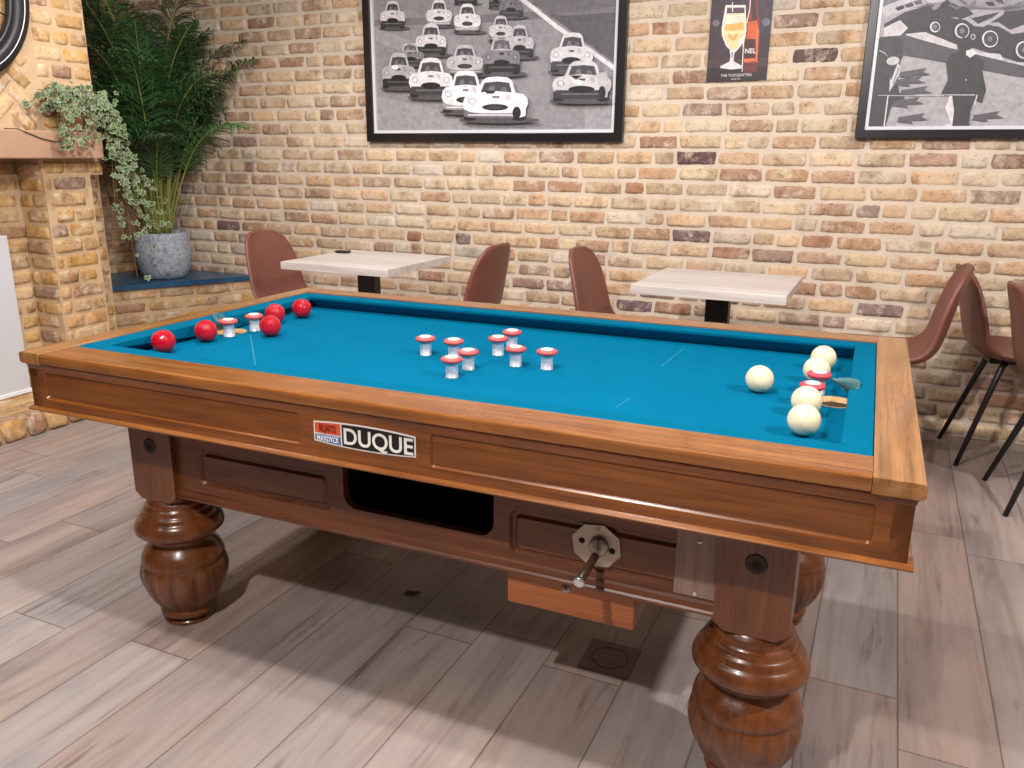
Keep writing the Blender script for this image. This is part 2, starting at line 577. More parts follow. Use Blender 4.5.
def empty(name, loc=(0, 0, 0), rz=0.0):
    e = bpy.data.objects.new(name, None)
    e.empty_display_size = .1
    COL.objects.link(e)
    e.location = loc
    e.rotation_euler = (0, 0, rz)
    return e


def copy_tree(o, parent=None):
    c = o.copy()
    COL.objects.link(c)
    if parent:
        c.parent = parent
        c.matrix_parent_inverse = o.matrix_parent_inverse.copy()
    for ch in list(o.children):
        copy_tree(ch, c)
    return c


def rrect(x0, x1, z0, z1, r, n=6):
    r = max(r, 1e-4)
    pts = []
    for cx, cz, a0 in ((x1 - r, z1 - r, 0), (x0 + r, z1 - r, PI / 2), (x0 + r, z0 + r, PI), (x1 - r, z0 + r, 1.5 * PI)):
        for k in range(n + 1):
            a = a0 + PI / 2 * k / n
            pts.append((cx + r * math.cos(a), cz + r * math.sin(a)))
    return pts


def circle(cx, cy, r, n=32, a0=0):
    return [(cx + r * math.cos(a0 + 2 * PI * i / n), cy + r * math.sin(a0 + 2 * PI * i / n)) for i in range(n)]


def text_mesh(name, body, size, mat, parent, loc, rot, bold=0.0, align='LEFT', sx=1.0, extrude=0.0004):
    cu = bpy.data.curves.new(name, 'FONT')
    cu.body = body
    cu.size = size
    cu.offset = bold
    cu.extrude = extrude
    cu.align_x = align
    t = bpy.data.objects.new('tmp_text', cu)
    COL.objects.link(t)
    dg = bpy.context.evaluated_depsgraph_get()
    me = bpy.data.meshes.new_from_object(t.evaluated_get(dg))
    COL.objects.unlink(t)
    bpy.data.objects.remove(t)
    me.name = name
    me.materials.clear()
    me.materials.append(mat)
    o = bpy.data.objects.new(name, me)
    COL.objects.link(o)
    o.parent = parent
    o.location = loc
    o.rotation_euler = rot
    o.scale = (sx, 1, 1)
    return o


# ------------------------------------------------------------------ camera
R = Matrix(((0.9097164631589841, -0.11947944784960775, 0.3976689806850181),
            (0.41514313754979615, 0.24212078969205858, -0.8769456645335587),
            (0.008493056153084348, 0.9628614566698818, 0.2698623413089232)))
FPX = 813.965
CAM = Vector((0, 0, 1.242))
cd = bpy.data.cameras.new('camera')
cam = bpy.data.objects.new('camera', cd)
COL.objects.link(cam)
cam.matrix_world = Matrix.Translation(CAM) @ R.to_4x4()
cd.sensor_fit = 'HORIZONTAL'
cd.sensor_width = 36
cd.lens = FPX / 1024 * 36
cd.clip_start = .02
SC.camera = cam

WALL_Y = 4.138


def on_wall(u, v):
    """where a measured point of the photograph lies on the back wall (x, z)"""
    d = R @ Vector(((u - 512) / FPX, -(v - 384) / FPX, -1))
    t = (WALL_Y - .016) / d.y
    return (CAM.x + d.x * t, CAM.z + d.z * t)


# ------------------------------------------------------------------ brickwork
PALETTE = [((212, 182, 148), 30), ((220, 196, 163), 26), ((204, 168, 134), 15), ((190, 156, 130), 10), ((172, 144, 130), 4),
           ((124, 100, 95), 2.2), ((184, 144, 116), 6), ((224, 206, 184), 10)]
_pc = [c for c, w in PALETTE]
_pw = [w for c, w in PALETTE]


def brick_col(warm=0.0):
    c = rnd.choices(_pc, _pw)[0]
    if warm and (c[0] < 150 or c[2] > 160):
        c = (204, 168, 120)
    j = rnd.uniform(.87, 1.01)
    h = rnd.uniform(-5, 5)
    return rgb(min(255, c[0] * j + h + 2 * warm), min(255, c[1] * j - 4 * warm), min(255, max(0, c[2] * j + 3 - h - 16 * warm)))


def one_brick(mb, mapf, u0, u1, w0, w1, warm=0.0, depth=.0055, rot=None, wob=1.0):
    """a hand-made brick: irregular outline, worn arrises, uneven face"""
    col = brick_col(warm)
    col2 = brick_col(warm) if rnd.random() < .12 else col
    ph = [rnd.uniform(0, 6.28) for _ in range(8)]
    vs = []
    cs = []
    base = rnd.uniform(-.002, .0045)
    tu, tw = rnd.uniform(-.003, .003), rnd.uniform(-.0025, .0025)
    L, H = u1 - u0, w1 - w0
    nu = max(4, int(L / .013))
    nw = 6
    eu, ew = .0045 / L, .0045 / H
    fus = [0, eu] + [eu + (1 - 2 * eu) * k / (nu - 2) for k in range(1, nu - 2)] + [1 - eu, 1]
    fws = [0, ew] + [ew + (1 - 2 * ew) * k / (nw - 2) for k in range(1, nw - 2)] + [1 - ew, 1]
    chips = [(rnd.uniform(0, 1), rnd.choice((0, 1)), rnd.uniform(.006, .015)) for _ in range(rnd.choice((0, 1, 1, 2, 3)))]
    for i in range(nu + 1):
        fu = fus[i]
        for k in range(nw + 1):
            fw = fws[k]
            u = u0 + L * fu
            w = w0 + H * fw
            e = wob * .0030
            sgn = 1 if fw < .5 else -1
            if k in (0, 1, nw - 1, nw):
                q = 0 if fw < .5 else 1
                w += e * (math.sin(u * 40 + ph[q]) * .35 + math.sin(u * 170 + ph[2 + q]) * .4) + rnd.uniform(-.3, .3) * e
                for cu_, cs_, cr_ in chips:
                    dd = abs(cu_ * L - fu * L)
                    if cs_ == q and dd < cr_:
                        w += sgn * (cr_ - dd) * .38
            if i in (0, 1, nu - 1, nu):
                u += e * (math.sin(w * 80 + ph[4 + (fu > .5)]) * .8 + rnd.uniform(-.3, .3))
            corner = i in (0, 1, nu - 1, nu) and k in (0, 1, nw - 1, nw)
            if corner:
                q = rnd.uniform(.0, .0045)
                u += q if fu < .5 else -q
                w += q * .7 * sgn
            d = depth + base + tu * (fu - .5) + tw * (fw - .5)
            if i in (0, nu) or k in (0, nw):
                d = -.003
            elif i in (1, nu - 1) or k in (1, nw - 1):
                d = d * .80 + rnd.uniform(-.0006, .0006)
            else:
                d += rnd.uniform(-.0012, .0012) + .0012 * math.sin(u * 70 + ph[6]) * math.sin(w * 90 + ph[7])
            if rot:
                cu, cw, ang = rot
                du, dw = u - cu, w - cw
                u, w = cu + du * math.cos(ang) - dw * math.sin(ang), cw + du * math.sin(ang) + dw * math.cos(ang)
            vs.append(mapf(u, w, d))
            cs.append(col if fu < .6 else col2)
    o = len(mb.v)
    mb.v.extend(vs)
    mb.c.extend(cs)
    for i in range(nu):
        for k in range(nw):
            p = o + i * (nw + 1) + k
            mb.f.append((p, p + nw + 1, p + nw + 2, p + 1))
            mb.m.append(0)
            mb.s.append(True)


PITCH = .0755


def brick_field(mb, mapf, u0, u1, w0, w1, pitch=PITCH, length=.192, joint=.0145, warm=0.0, skip=None, wob=1.0, header=.18, hoff=0.0):
    rows = int(round((w1 - w0) / pitch))
    pitch = (w1 - w0) / max(rows, 1)
    for r in range(rows):
        wa = w0 + r * pitch + joint * .5
        wb = w0 + (r + 1) * pitch - joint * .5
        u = u0 - rnd.uniform(0, .2) - (.1 if r % 2 else 0)
        while u < u1 - .01:
            l = length * rnd.choice([1, 1, 1, 1.04, .96]) if rnd.random() > header else length * rnd.choice([.5, .52, .72])
            a, b = max(u, u0 + .004), min(u + l, u1 - .004)
            j = rnd.uniform(-.002, .002)
            if b - a > .03:
                if not (skip and skip((a + b) / 2, (wa + wb) / 2)):
                    one_brick(mb, mapf, a, b, wa + j + rnd.uniform(-.0015, .0015), wb + j + rnd.uniform(-.0015, .0015), warm, wob=wob)
            u += l + joint * rnd.uniform(.75, 1.2)


# floor
fl = MB()
fl.box(-4.9, 2.6, -3.0, 4.5, -.06, 0)
tag(fl.build('floor', M['floor']), 'grey beige wood plank floor of the bar room', kind='structure')
# back wall
mb = MB()
brick_field(mb, lambda u, w, d: (u, WALL_Y - d, w), -4.62, 2.0, 0.0, 2.70)
n0 = len(mb.v)
mb.box(-4.75, 2.6, WALL_Y, WALL_Y + .15, 0, 2.72, 1)
wall_back = mb.build('wall_back', [M['brick'], M['mortar']], color=True, fix=False)
tag(wall_back, 'back wall of reclaimed tan bricks with wide pale joints', kind='structure')
# left niche wall
mb = MB()
brick_field(mb, lambda u, w, d: (-4.60 + d, u, w), 3.0, 4.138, 0, 2.70, warm=.6)
mb.box(-4.75, -4.60, 1.0, 4.138, 0, 2.72, 1)
tag(mb.build('wall_left', [M['brick'], M['mortar_tan']], color=True, fix=False), 'left brick wall in the shaded corner behind the palm', kind='structure')

# chimney breast
XP = -3.62
mb = MB()
mb.box(-4.60, XP, 2.659, 2.912, .0, 1.135, 1)
mb.box(-4.60, XP, 2.659, 2.985, 1.135, 1.21, 1)            # pilaster nearest the corner
mb.box(-4.60, XP, 1.606, 1.941, .0, 1.21, 1)            # its twin
mb.box(-4.60, -3.80, 1.941, 2.659, 0, 1.21, 1)          # bricked-up opening
mb.box(-4.60, -3.72, 2.88, 3.04, .0, 1.21, 1)           # set-back return
mb.box(-4.60, XP - .001, 1.606, 2.985, 1.21, 2.72, 1)   # upper breast
fx = lambda X: (lambda u, w, d: (X + d, u, w))
brick_field(mb, fx(XP), 2.662, 2.910, .1, 1.132, length=.18, joint=.012, warm=1.0, header=.4)
brick_field(mb, fx(XP), 2.662, 2.984, 1.136, 1.206, length=.18, joint=.012, warm=1.0, header=.4)
brick_field(mb, fx(XP), 1.606, 1.941, .1, 1.20, length=.20, joint=.014, warm=1.1, header=.4)
brick_field(mb, fx(-3.80), 1.945, 2.655, .1, 1.20, length=.20, joint=.016, warm=1.0)
brick_field(mb, fx(-3.72), 2.914, 3.038, .1, 1.13, length=.1, joint=.014, warm=.9)
brick_field(mb, lambda u, w, d: (u, 2.659 - d, w), -3.80, XP, .1, 1.20, length=.2, joint=.014, warm=1.0)
# upper breast: border of bricks round a herringbone panel
brick_field(mb, fx(XP), 2.70, 2.985, 1.34, 2.70, length=.14, joint=.018, warm=.9, header=.35)
brick_field(mb, fx(XP), 1.606, 1.90, 1.34, 2.70, length=.14, joint=.018, warm=.9, header=.35)
s2 = .066
for i in range(-22, 34):
    for k in range(-22, 34):
        # herringbone laid at 45 degrees: pairs of bricks on a 4-unit lattice
        for (du, dw, l, h) in ((0, 0, 2, 1), (3, 0, 1, 2)):
            if (i - k) % 4 != 0:
                continue
            a0, b0 = (i + du) * s2, (k + dw) * s2
            cx, cy = a0 + l * s2 / 2, b0 + h * s2 / 2
            cu = 2.3 + (cx - cy) * math.sqrt(.5)
            cw = 1.36 + (cx + cy) * math.sqrt(.5)
            if not (1.94 < cu < 2.67 and 1.36 < cw < 2.68):
                continue
            # brick drawn axis-aligned about its centre, then turned by 45 degrees
            hl, hh = l * s2 / 2 - .004, h * s2 / 2 - .004
            if l > h:
                one_brick(mb, fx(XP), cu - hl, cu + hl, cw - hh, cw + hh, .8, rot=(cu, cw, PI / 4), depth=.006)
            else:
                one_brick(mb, fx(XP), cu - hh, cu + hh, cw - hl, cw + hl, .8, rot=(cu, cw, PI / 4 - PI / 2), depth=.006)
tag(mb.build('wall_chimney', [M['brick'], M['mortar_tan']], color=True, fix=False), 'yellow brick chimney breast with herringbone panel above the mantel', kind='structure')

# raised hearth
mb = MB()
mb.box(-4.0, -3.43, 1.2, 3.1, 0, .092, 1)
XH = -3.414
y = 1.2
while y < 3.08:
    l = rnd.uniform(.095, .115)
    one_brick(mb, lambda u, w, d: (XH - .012 + d * 1.6, u, w), y + .005, min(y + l, 3.1) - .006, .004, .098, .5, depth=.012, wob=1.6)
    y += l
brick_field(mb, lambda u, w, d: (w, u, .092 + d), 1.2, 3.1, -3.80, -3.42, pitch=.1, length=.2, joint=.014, warm=.5)
tag(mb.build('trim_1', [M['brick'], M['mortar_tan']], color=True, fix=False), 'low brick hearth step along the chimney breast', kind='structure')

# low diagonal brick base in the corner, with the blue stone slab on it
PA, PB = Vector((-4.13, 3.335)), Vector((-3.70, 4.138))
dv = (PB - PA).normalized()
nv = Vector((dv.y, -dv.x))
LN = (PB - PA).length
mb = MB()
brick_field(mb, lambda u, w, d: (PA.x + dv.x * u + nv.x * (d - .03), PA.y + dv.y * u + nv.y * (d - .03), w), -.3, LN + .03, 0, .45, length=.2, joint=.02, warm=.5, wob=1.8)
pts = [PA - dv * .35 - nv * .03, PB + dv * .02 - nv * .03, Vector((-4.6, 4.138)), Vector((-4.6, 3.06))]
mb.prism([tuple(p) for p in pts], lambda u, w, d: (u, w, d), 0, .449, 1)
tag(mb.build('trim_2', [M['brick'], M['mortar_tan']], color=True, fix=False), 'low brick base of the corner ledge', kind='structure')
mb = MB()
pts = [PA - dv * .30, PB - dv * .012, Vector((-4.59, 4.128)), Vector((-4.59, 3.075)), Vector((-4.27, 3.075))]
mb.prism([tuple(p) for p in pts], lambda u, w, d: (u, w, d), .452, .480)
o = mb.build('corner_ledge', M['slate'])
bv = o.modifiers.new('bevel', 'BEVEL')
bv.width = .006
bv.segments = 2
tag(o, 'dark blue stone slab ledge in the corner under the grey plant pot', 'ledge')

# the rest of the shell
mb = MB()
mb.box(-4.75, 2.6, -3.0, 4.3, 2.72, 2.8)
tag(mb.build('ceiling', M['plaster']), 'plain dark ceiling', kind='structure')
mb = MB()
mb.box(2.6, 2.7, -3.0, 4.3, 0, 2.72)
tag(mb.build('wall_right', M['plaster']), 'plain right wall', kind='structure')
mb = MB()
mb.box(-4.75, 2.6, -3.1, -3.0, 0, 2.72)
tag(mb.build('wall_front', M['plaster']), 'plain wall behind the camera', kind='structure')

# mantel shelf
mb = MB()
mb.box(-3.618, -3.52, 1.52, 2.925, 1.212, 1.334, 0, .006)
tag(mb.build('mantel_shelf', M['mantel']), 'thick pinkish stone mantel shelf on the brick chimney breast', 'shelf')
# thin cord on the mantel
mb = MB()
mb.tube([(-3.54, 2.45, 1.338), (-3.525, 2.50, 1.338), (-3.517, 2.53, 1.325), (-3.516, 2.60, 1.30), (-3.516, 2.66, 1.288), (-3.516, 2.72, 1.287)], .0025, 6)
tag(mb.build('cord', M['cord']), 'thin dark cord hanging over the edge of the mantel shelf', 'cord')
# white panel closing the fireplace
root = empty('fireplace_panel', (-3.775, 2.25, .1))
tag(root, 'flat white panel standing in front of the bricked fireplace opening', 'panel')
mb = MB()
mb.box(-.018, .018, -.27, .285, .014, .762, 0, .004)
mb.build('board', M['white_panel'], root)
mb = MB()
mb.box(-.018, .026, -.27, .287, 0, .02, 0, .003)
mb.build('bottom_strip', M['white_trim'], root)
# wheel on the chimney
root = empty('wall_wheel', (XP + .045, 2.285, 1.90))
tag(root, 'big black spoked wheel with thin white line hung above the mantel', 'wheel')


def ring(mb, r0, r1, x0, x1, n=64, mat=0):
    prof = [(r0, x0), (r0, x1), (r0 + .3 * (r1 - r0), x1 + .008), (r1 - .3 * (r1 - r0), x1 + .008), (r1, x1), (r1, x0), (r0, x0)]
    vs, fs = [], []
    k = len(prof)
    for i in range(n):
        a = 2 * PI * i / n
        for r, x in prof:
            vs.append((x, r * math.cos(a), r * math.sin(a)))
    for i in range(n):
        j = (i + 1) % n
        for t in range(k - 1):
            fs.append((i * k + t, j * k + t, j * k + t + 1, i * k + t + 1))
    mb.add(vs, fs, mat, True)


mb = MB()
ring(mb, .315, .386, -.02, .012)
mb.build('tyre', M['tyre'], root)
mb = MB()
ring(mb, .292, .318, -.015, .006)
mb.build('rim', M['black_metal'], root)
mb = MB()
ring(mb, .3555, .3605, .01, .0145)
mb.build('white_line', M['white_trim'], root)
for i in range(14):
    a = 2 * PI * i / 14 + .12
    mb = MB()
    mb.tube([(0, .02 * math.cos(a), .02 * math.sin(a)), (0, .30 * math.cos(a), .30 * math.sin(a))], .0028, 6)
    mb.build('spoke', M['black_metal'], root)
mb = MB()
mb.lathe([(0, -.03), (.026, -.03), (.03, 0), (.02, .03), (0, .03)], n=20)
mb.build('hub', M['black_metal'], root, rot=(0, PI / 2, 0))

# ------------------------------------------------------------------ billiard table
TL, TW, TH = 2.0, 1.127, .772
T = empty('billiard_table', (-1.8984, 1.2625, 0), .015245)
tag(T, 'large oak bumper billiard table with teal cloth and bulbous turned legs', 'billiard table')
ZT = TH


def Z(z):
    return TH + z


RF, RB, RE = .098, .086, .077
# rails (the end rails run the full width)


def rail_profile():
    # (distance in from the outer edge, z)
    return [(0.012, -.028), (0.003, -.027), (0.0, -.024), (0.0, -.007), (0.0015, -.0025), (.006, 0.0)]


def rail(name, x0, x1, y0, y1, side, mat):
    mb = MB()
    pr = rail_profile()
    if side in ('front', 'back'):
        w = y1 - y0
        loop = pr + [(w, 0), (w, -.028)]
        f = (lambda a, z, d: (d, y0 + a, Z(z))) if side == 'front' else (lambda a, z, d: (d, y1 - a, Z(z)))
        mb.prism(loop, f, x0, x1)
    else:
        w = x1 - x0
        loop = pr + [(w, 0), (w, -.028)]
        f = (lambda a, z, d: (x0 + a, d, Z(z))) if side == 'left' else (lambda a, z, d: (x1 - a, d, Z(z)))
        mb.prism(loop, f, y0, y1)
    o = mb.build('rail', mat, T)
    b = o.modifiers.new('bevel', 'BEVEL')
    b.width = .0007
    b.segments = 1
    b.limit_method = 'ANGLE'
    b.angle_limit = .6
    return o


REL = .068
rail('rail', REL, TL - RE, 0, RF, 'front', M['oak_x'])
rail('rail', REL, TL - RE, TW - RB, TW, 'back', M['oak_x'])
rail('rail', 0, REL - .0006, 0, TW, 'left', M['oak_y'])
rail('rail', TL - RE + .0006, TL, 0, TW, 'right', M['oak_y'])

# aprons with sunk panels
AZ0, AZ1 = -.140, -.0285


def sunk(x0, x1, z0, z1, r=.012):
    return [(rrect(x0, x1, z0, z1, r), 0), (rrect(x0 + .003, x1 - .003, z0 + .003, z1 - .003, r - .003), .0005),
            (rrect(x0 + .007, x1 - .007, z0 + .007, z1 - .007, r - .006), .006)]


def apron(side):
    mb = MB()
    if side in ('front', 'back'):
        a0, a1 = .012, TL - .012
        ch = [sunk(.056, .832, -.121, -.046), sunk(1.136, 1.938, -.121, -.046)]
    else:
        a0, a1 = .012, TW - .012
        ch = [sunk(.06, TW - .06, -.121, -.046)]
    outer = [(a0, AZ0), (a1, AZ0), (a1, AZ1), (a0, AZ1)]
    f = {'front': lambda u, w, d: (u, .012 + d, Z(w)), 'back': lambda u, w, d: (u, TW - .012 - d, Z(w)),
         'left': lambda u, w, d: (.012 + d, u, Z(w)), 'right': lambda u, w, d: (TL - .012 - d, u, Z(w))}[side]
    mb.plate(outer, ch, f, 0, back=.03)
    # cove under the rail
    if side in ('front', 'back'):
        y = .012 if side == 'front' else TW - .012
        s = -1 if side == 'front' else 1
        mb.prism([(0, -.0285), (s * .008, -.0285), (s * .0035, -.033), (s * .001, -.040), (0, -.042)], lambda a, z, d: (d, y + a, Z(z)), .012, TL - .012)
    else:
        x = .012 if side == 'left' else TL - .012
        s = -1 if side == 'left' else 1
        mb.prism([(0, -.0285), (s * .008, -.0285), (s * .0035, -.033), (s * .001, -.040), (0, -.042)], lambda a, z, d: (x + a, d, Z(z)), .012, TW - .012)
    mb.build('apron', M['apron_x' if side in ('front', 'back') else 'apron_y'], T)
    # half-round moulding along the bottom edge
    mb = MB()
    n = 7
    prof = [(-.010 * math.sin(PI * k / n) - .0, -.1395 - .0135 * k / n) for k in range(n + 1)]
    prof = [(.03, -.1395)] + prof + [(.03, -.153)]
    if side == 'front':
        mb.prism(prof, lambda a, z, d: (d, .012 + a, Z(z)), .002, TL - .002)
    elif side == 'back':
        mb.prism(prof, lambda a, z, d: (d, TW - .012 - a, Z(z)), .002, TL - .002)
    elif side == 'left':
        mb.prism(prof, lambda a, z, d: (.012 + a, d, Z(z)), .0125, TW - .0125)
    else:
        mb.prism(prof, lambda a, z, d: (TL - .012 - a, d, Z(z)), .0125, TW - .0125)
    mb.build('moulding', M['oak_x' if side in ('front', 'back') else 'oak_y'], T)


for s in ('front', 'back', 'left', 'right'):
    apron(s)

# bed cloth with its two holes
HL, HR = (.152, .5635), (1.846, .5635)
HRAD = .043
BED = -.045
mb = MB()
outer = [(REL, RF), (TL - RE, RF), (TL - RE, TW - RB), (REL, TW - RB)]
mb.plate(outer, [[(circle(*HL, HRAD), 0), (circle(*HL, HRAD), .004), None], [(circle(*HR, HRAD), 0), (circle(*HR, HRAD), .004), None]],
         lambda u, w, d: (u, w, Z(BED - d)), back=.006)
mb.build('bed_cloth', M['cloth'], T)
# cushions
NX0, NX1, NY0, NY1 = .134, 1.871, .152, .984
CT = -.0025


def cushion(loop_top, loop_bot):
    mb = MB()
    n = len(loop_top)
    mid = [(a[0] * .92 + b[0] * .08, a[1] * .92 + b[1] * .08) for a, b in zip(loop_top, loop_bot)]
    ins = [(a[0] * .97 + .03 * (a[0] + b[0]) / 2, a[1]) for a, b in zip(loop_top, loop_bot)]
    L = [([(p[0], p[1], Z(CT)) for p in loop_top]), ([(p[0], p[1], Z(CT - .010)) for p in loop_top]), ([(p[0], p[1], Z(BED + .0005)) for p in loop_bot])]
    vs = L[0] + L[1] + L[2]
    tri = tessellate_polygon([[Vector((p[0], p[1], 0)) for p in loop_top]])
    fs = list(tri)
    for r in range(2):
        for i in range(n):
            j = (i + 1) % n
            fs.append((r * n + i, r * n + j, (r + 1) * n + j, (r + 1) * n + i))
    fs += [tuple(2 * n + i for i in t) for t in tri]
    mb.add(vs, fs)
    o = mb.build('cushion', M['cushion'], T)
    b = o.modifiers.new('bevel', 'BEVEL')
    b.width = .003
    b.segments = 3
    b.limit_method = 'ANGLE'
    b.angle_limit = .8
    return o


REL = .068
UC = .034
cushion([(REL, RF), (TL - RE, RF), (NX1, NY0), (NX0, NY0)], [(REL, RF), (TL - RE, RF), (NX1, NY0 - UC), (NX0, NY0 - UC)])
cushion([(TL - RE, TW - RB), (REL, TW - RB), (NX0, NY1), (NX1, NY1)], [(TL - RE, TW - RB), (REL, TW - RB), (NX0, NY1 + UC), (NX1, NY1 + UC)])


def notch(cx, cy, r, nose, sgn, n=14):
    a = math.acos(min(1, abs(nose - cx) / r))
    return [(cx + sgn * r * math.cos(t), cy + r * math.sin(t)) for t in [a - 2 * a * k / n for k in range(n + 1)]]


NR = .0475
nt_r = notch(*HR, NR, NX1, 1)
nt_l = notch(*HL, NR, NX0, -1)
cushion([(TL - RE, RF), (TL - RE, TW - RB), (NX1, NY1)] + nt_r + [(NX1, NY0)],
        [(TL - RE, RF), (TL - RE, TW - RB), (NX1 + UC, NY1)] + nt_r + [(NX1 + UC, NY0)])
cushion([(REL, RF), (REL, TW - RB), (NX0, NY1)] + nt_l + [(NX0, NY0)],
        [(REL, RF), (REL, TW - RB), (NX0 - .048, NY1)] + nt_l + [(NX0 - .048, NY0)])

# pockets: wooden throat and curved green guard
for (hx, hy), sg in ((HL, -1), (HR, 1)):
    mb = MB()
    n = 32
    vs = []
    for z, r in ((-.0445, HRAD + .003), (-.0445, HRAD - .002), (-.085, HRAD - .006), (-.085, HRAD + .003)):
        vs += [(hx + r * math.cos(2 * PI * i / n), hy + r * math.sin(2 * PI * i / n), Z(z)) for i in range(n)]
    fs = []
    for k in range(3):
        fs += [(k * n + i, k * n + (i + 1) % n, (k + 1) * n + (i + 1) % n, (k + 1) * n + i) for i in range(n)]
    mb.add(vs, fs, 0, True)
    pk = mb.build('pocket', M['pocket'], T)
    mb = MB()
    mb.lathe([(0, Z(-.084)), (HRAD - .006, Z(-.084)), (HRAD - .006, Z(-.080)), (0, Z(-.080))], (hx, hy, 0), 24)
    mb.build('pocket_floor', M['black'], pk)
    mb = MB()
    n = 22
    vs = []
    for i in range(n + 1):
        f = i / n
        a = math.radians(-30 + 135 * f) + (PI if sg < 0 else 0)
        top = -.003 + (.008 if sg > 0 else .016) * math.sin(PI * min(1, f * 1.1))
        bot = BED + max(0, (f - .35) / .65) ** 1.2 * .037
        for r in (.0440, .0472):
            for z in (bot, top):
                vs.append((hx + r * math.cos(a), hy + r * math.sin(a), Z(z)))
    fs = [(0, 1, 3, 2), (n * 4, n * 4 + 2, n * 4 + 3, n * 4 + 1)]
    for i in range(n):
        p, q = i * 4, i * 4 + 4
        fs += [(p, p + 1, q + 1, q), (p + 2, q + 2, q + 3, p + 3), (p + 1, p + 3, q + 3, q + 1), (p, q, q + 2, p + 2)]
    mb.add(vs, fs, 0, True)
    mb.build('pocket_guard', M['guard'], T)

# bumper posts
b0 = None
bumps = [(.822, .558), (.905, .561), (.993, .470), (.991, .386), (.996, .642), (.997, .733), (1.086, .553), (1.169, .558),
         (.192, .512), (.206, .606), (1.806, .618), (1.799, .512)]
for i, (x, y) in enumerate(bumps):
    if b0 is None:
        mb = MB()
        mb.lathe([(0, 0), (.0165, 0), (.0165, .003), (.0155, .004), (.0155, .036), (.0165, .038), (0, .038)], n=24, mod=lambda a, z: 1 - .03 * abs(math.sin(a * 4)))
        b0 = mb.build('bumper_post', M['chrome'], T)
        mb = MB()
        prof = [(.010, .037)] + [(.0185 + .0085 * math.cos(t), .0445 + .0065 * math.sin(t)) for t in [(-PI / 2) + PI * k / 8 for k in range(9)]] + [(.010, .0505)]
        mb.lathe(prof, n=28)
        mb.build('rubber_ring', M['rubber'], b0)
        mb = MB()
        mb.lathe([(0, .050), (.0165, .0505), (.0150, .0525), (.008, .0535), (0, .0535)], n=24)
        mb.build('cap', M['cap'], b0)
        o = b0
    else:
        o = copy_tree(b0, T)
    o.location = (x, y, Z(BED))
# the two at the right end have redder rings
mdr = None
for o in [c for c in T.children if c.name.startswith('bumper_post') and c.location.x > 1.5]:
    for c in o.children:
        if c.name.startswith('rubber_ring'):
            if mdr is None:
                mdr = c.data.copy()
                mdr.materials.clear()
                mdr.materials.append(M['rubber_red'])
            c.data = mdr
# faint chalk lines on the cloth


def chalk(p, q, w=.0013):
    p, q = Vector(p), Vector(q)
    d = (q - p).normalized()
    nn = Vector((-d.y, d.x)) * w
    mb = MB()
    zz = Z(BED) + .0004
    pts = [p + nn, q + nn, q - nn, p - nn]
    mb.prism([tuple(a) for a in pts], lambda u, v, dd: (u, v, dd), zz - .0004, zz)
    mb.build('chalk_line', M['chalk'], T)


chalk((.223, .564), (.509, .255))
chalk((1.424, .715), (1.432, .931))
chalk((1.420, .32), (1.428, .40), .001)

# name badge on the front apron
mb = MB()


def barrel(x0, x1, g, n=16):
    xc, hw = .987, .121
    zc = -.0815
    hf = lambda x: .0215 + .0055 * (1 - ((x - xc) / hw) ** 2) - g
    xs = [x0 + (x1 - x0) * k / n for k in range(n + 1)]
    return [(x, zc - hf(x)) for x in xs] + [(x, zc + hf(x)) for x in xs[::-1]]


fm = lambda u, w, d: (u, .012 - d, Z(w))
mb.prism(barrel(.866, 1.108, 0), fm, 0, .002)
bd = mb.build('badge', M['badge_white'], T)
bd['label'] = 'white bordered name badge'
mb = MB()
mb.prism(barrel(.9355, 1.105, .003), fm, .0015, .0026)
mb.build('black_field', M['badge_black'], bd)
zs = -.0855
lp = [(x, z) for x, z in barrel(.869, .932, .003)]
up = [(x, max(z, zs + .0015)) for x, z in lp]
dn = [(x, min(z, zs - .0015)) for x, z in lp]
mb = MB()
mb.prism(up, fm, .0015, .0026)
mb.build('red_field', M['badge_red'], bd)
mb = MB()
mb.prism(dn, fm, .0015, .0026)
mb.build('blue_field', M['badge_blue'], bd)
rx = (PI / 2, 0, 0)
text_mesh('lettering', 'DUQUE', .0485, M['badge_white'], bd, (1.0205, .0090, Z(-.0985)), rx, bold=.0007, align='CENTER', sx=.98)
text_mesh('lettering', 'BILJARTS', .0215, M['badge_dred'], bd, (.9005, .0090, Z(-.0795)), rx, bold=.0005, align='CENTER', sx=.50)
text_mesh('lettering', 'MAXDYCK', .0165, M['badge_white'], bd, (.9005, .0090, Z(-.1005)), rx, bold=.0003, align='CENTER', sx=.68)

# lower body between the legs
BX0, BX1, BY0, BY1, BZ0, BZ1 = .19, 1.81, .150, .935, -.386, -.146
gro = lambda x0, x1, z0, z1, r: [(rrect(x0, x1, z0, z1, r), 0), (rrect(x0 + .005, x1 - .005, z0 + .005, z1 - .005, r - .004), .007),
                                 (rrect(x0 + .013, x1 - .013, z0 + .013, z1 - .013, r - .010), .007), (rrect(x0 + .019, x1 - .019, z0 + .019, z1 - .019, r - .014), 0)]
mb = MB()
op = rrect(.830, 1.212, -.318, -.165, .035)
mb.plate([(BX0, BZ0), (BX1, BZ0), (BX1, BZ1), (BX0, BZ1)],
         [gro(.396, .792, -.338, -.240, .022), [(op, 0), (op, .02), None], gro(1.248, 1.640, -.346, -.240, .022)],
         lambda u, w, d: (u, BY0 + d, Z(w)))
mb.build('front_panel', M['body_x'], T)
mb = MB()
mb.plate([(BX0, BZ0), (BX1, BZ0), (BX1, BZ1), (BX0, BZ1)], [gro(.42, 1.58, -.340, -.240, .022)], lambda u, w, d: (u, BY1 - d, Z(w)), back=.02)
mb.build('back_panel', M['body_x'], T)
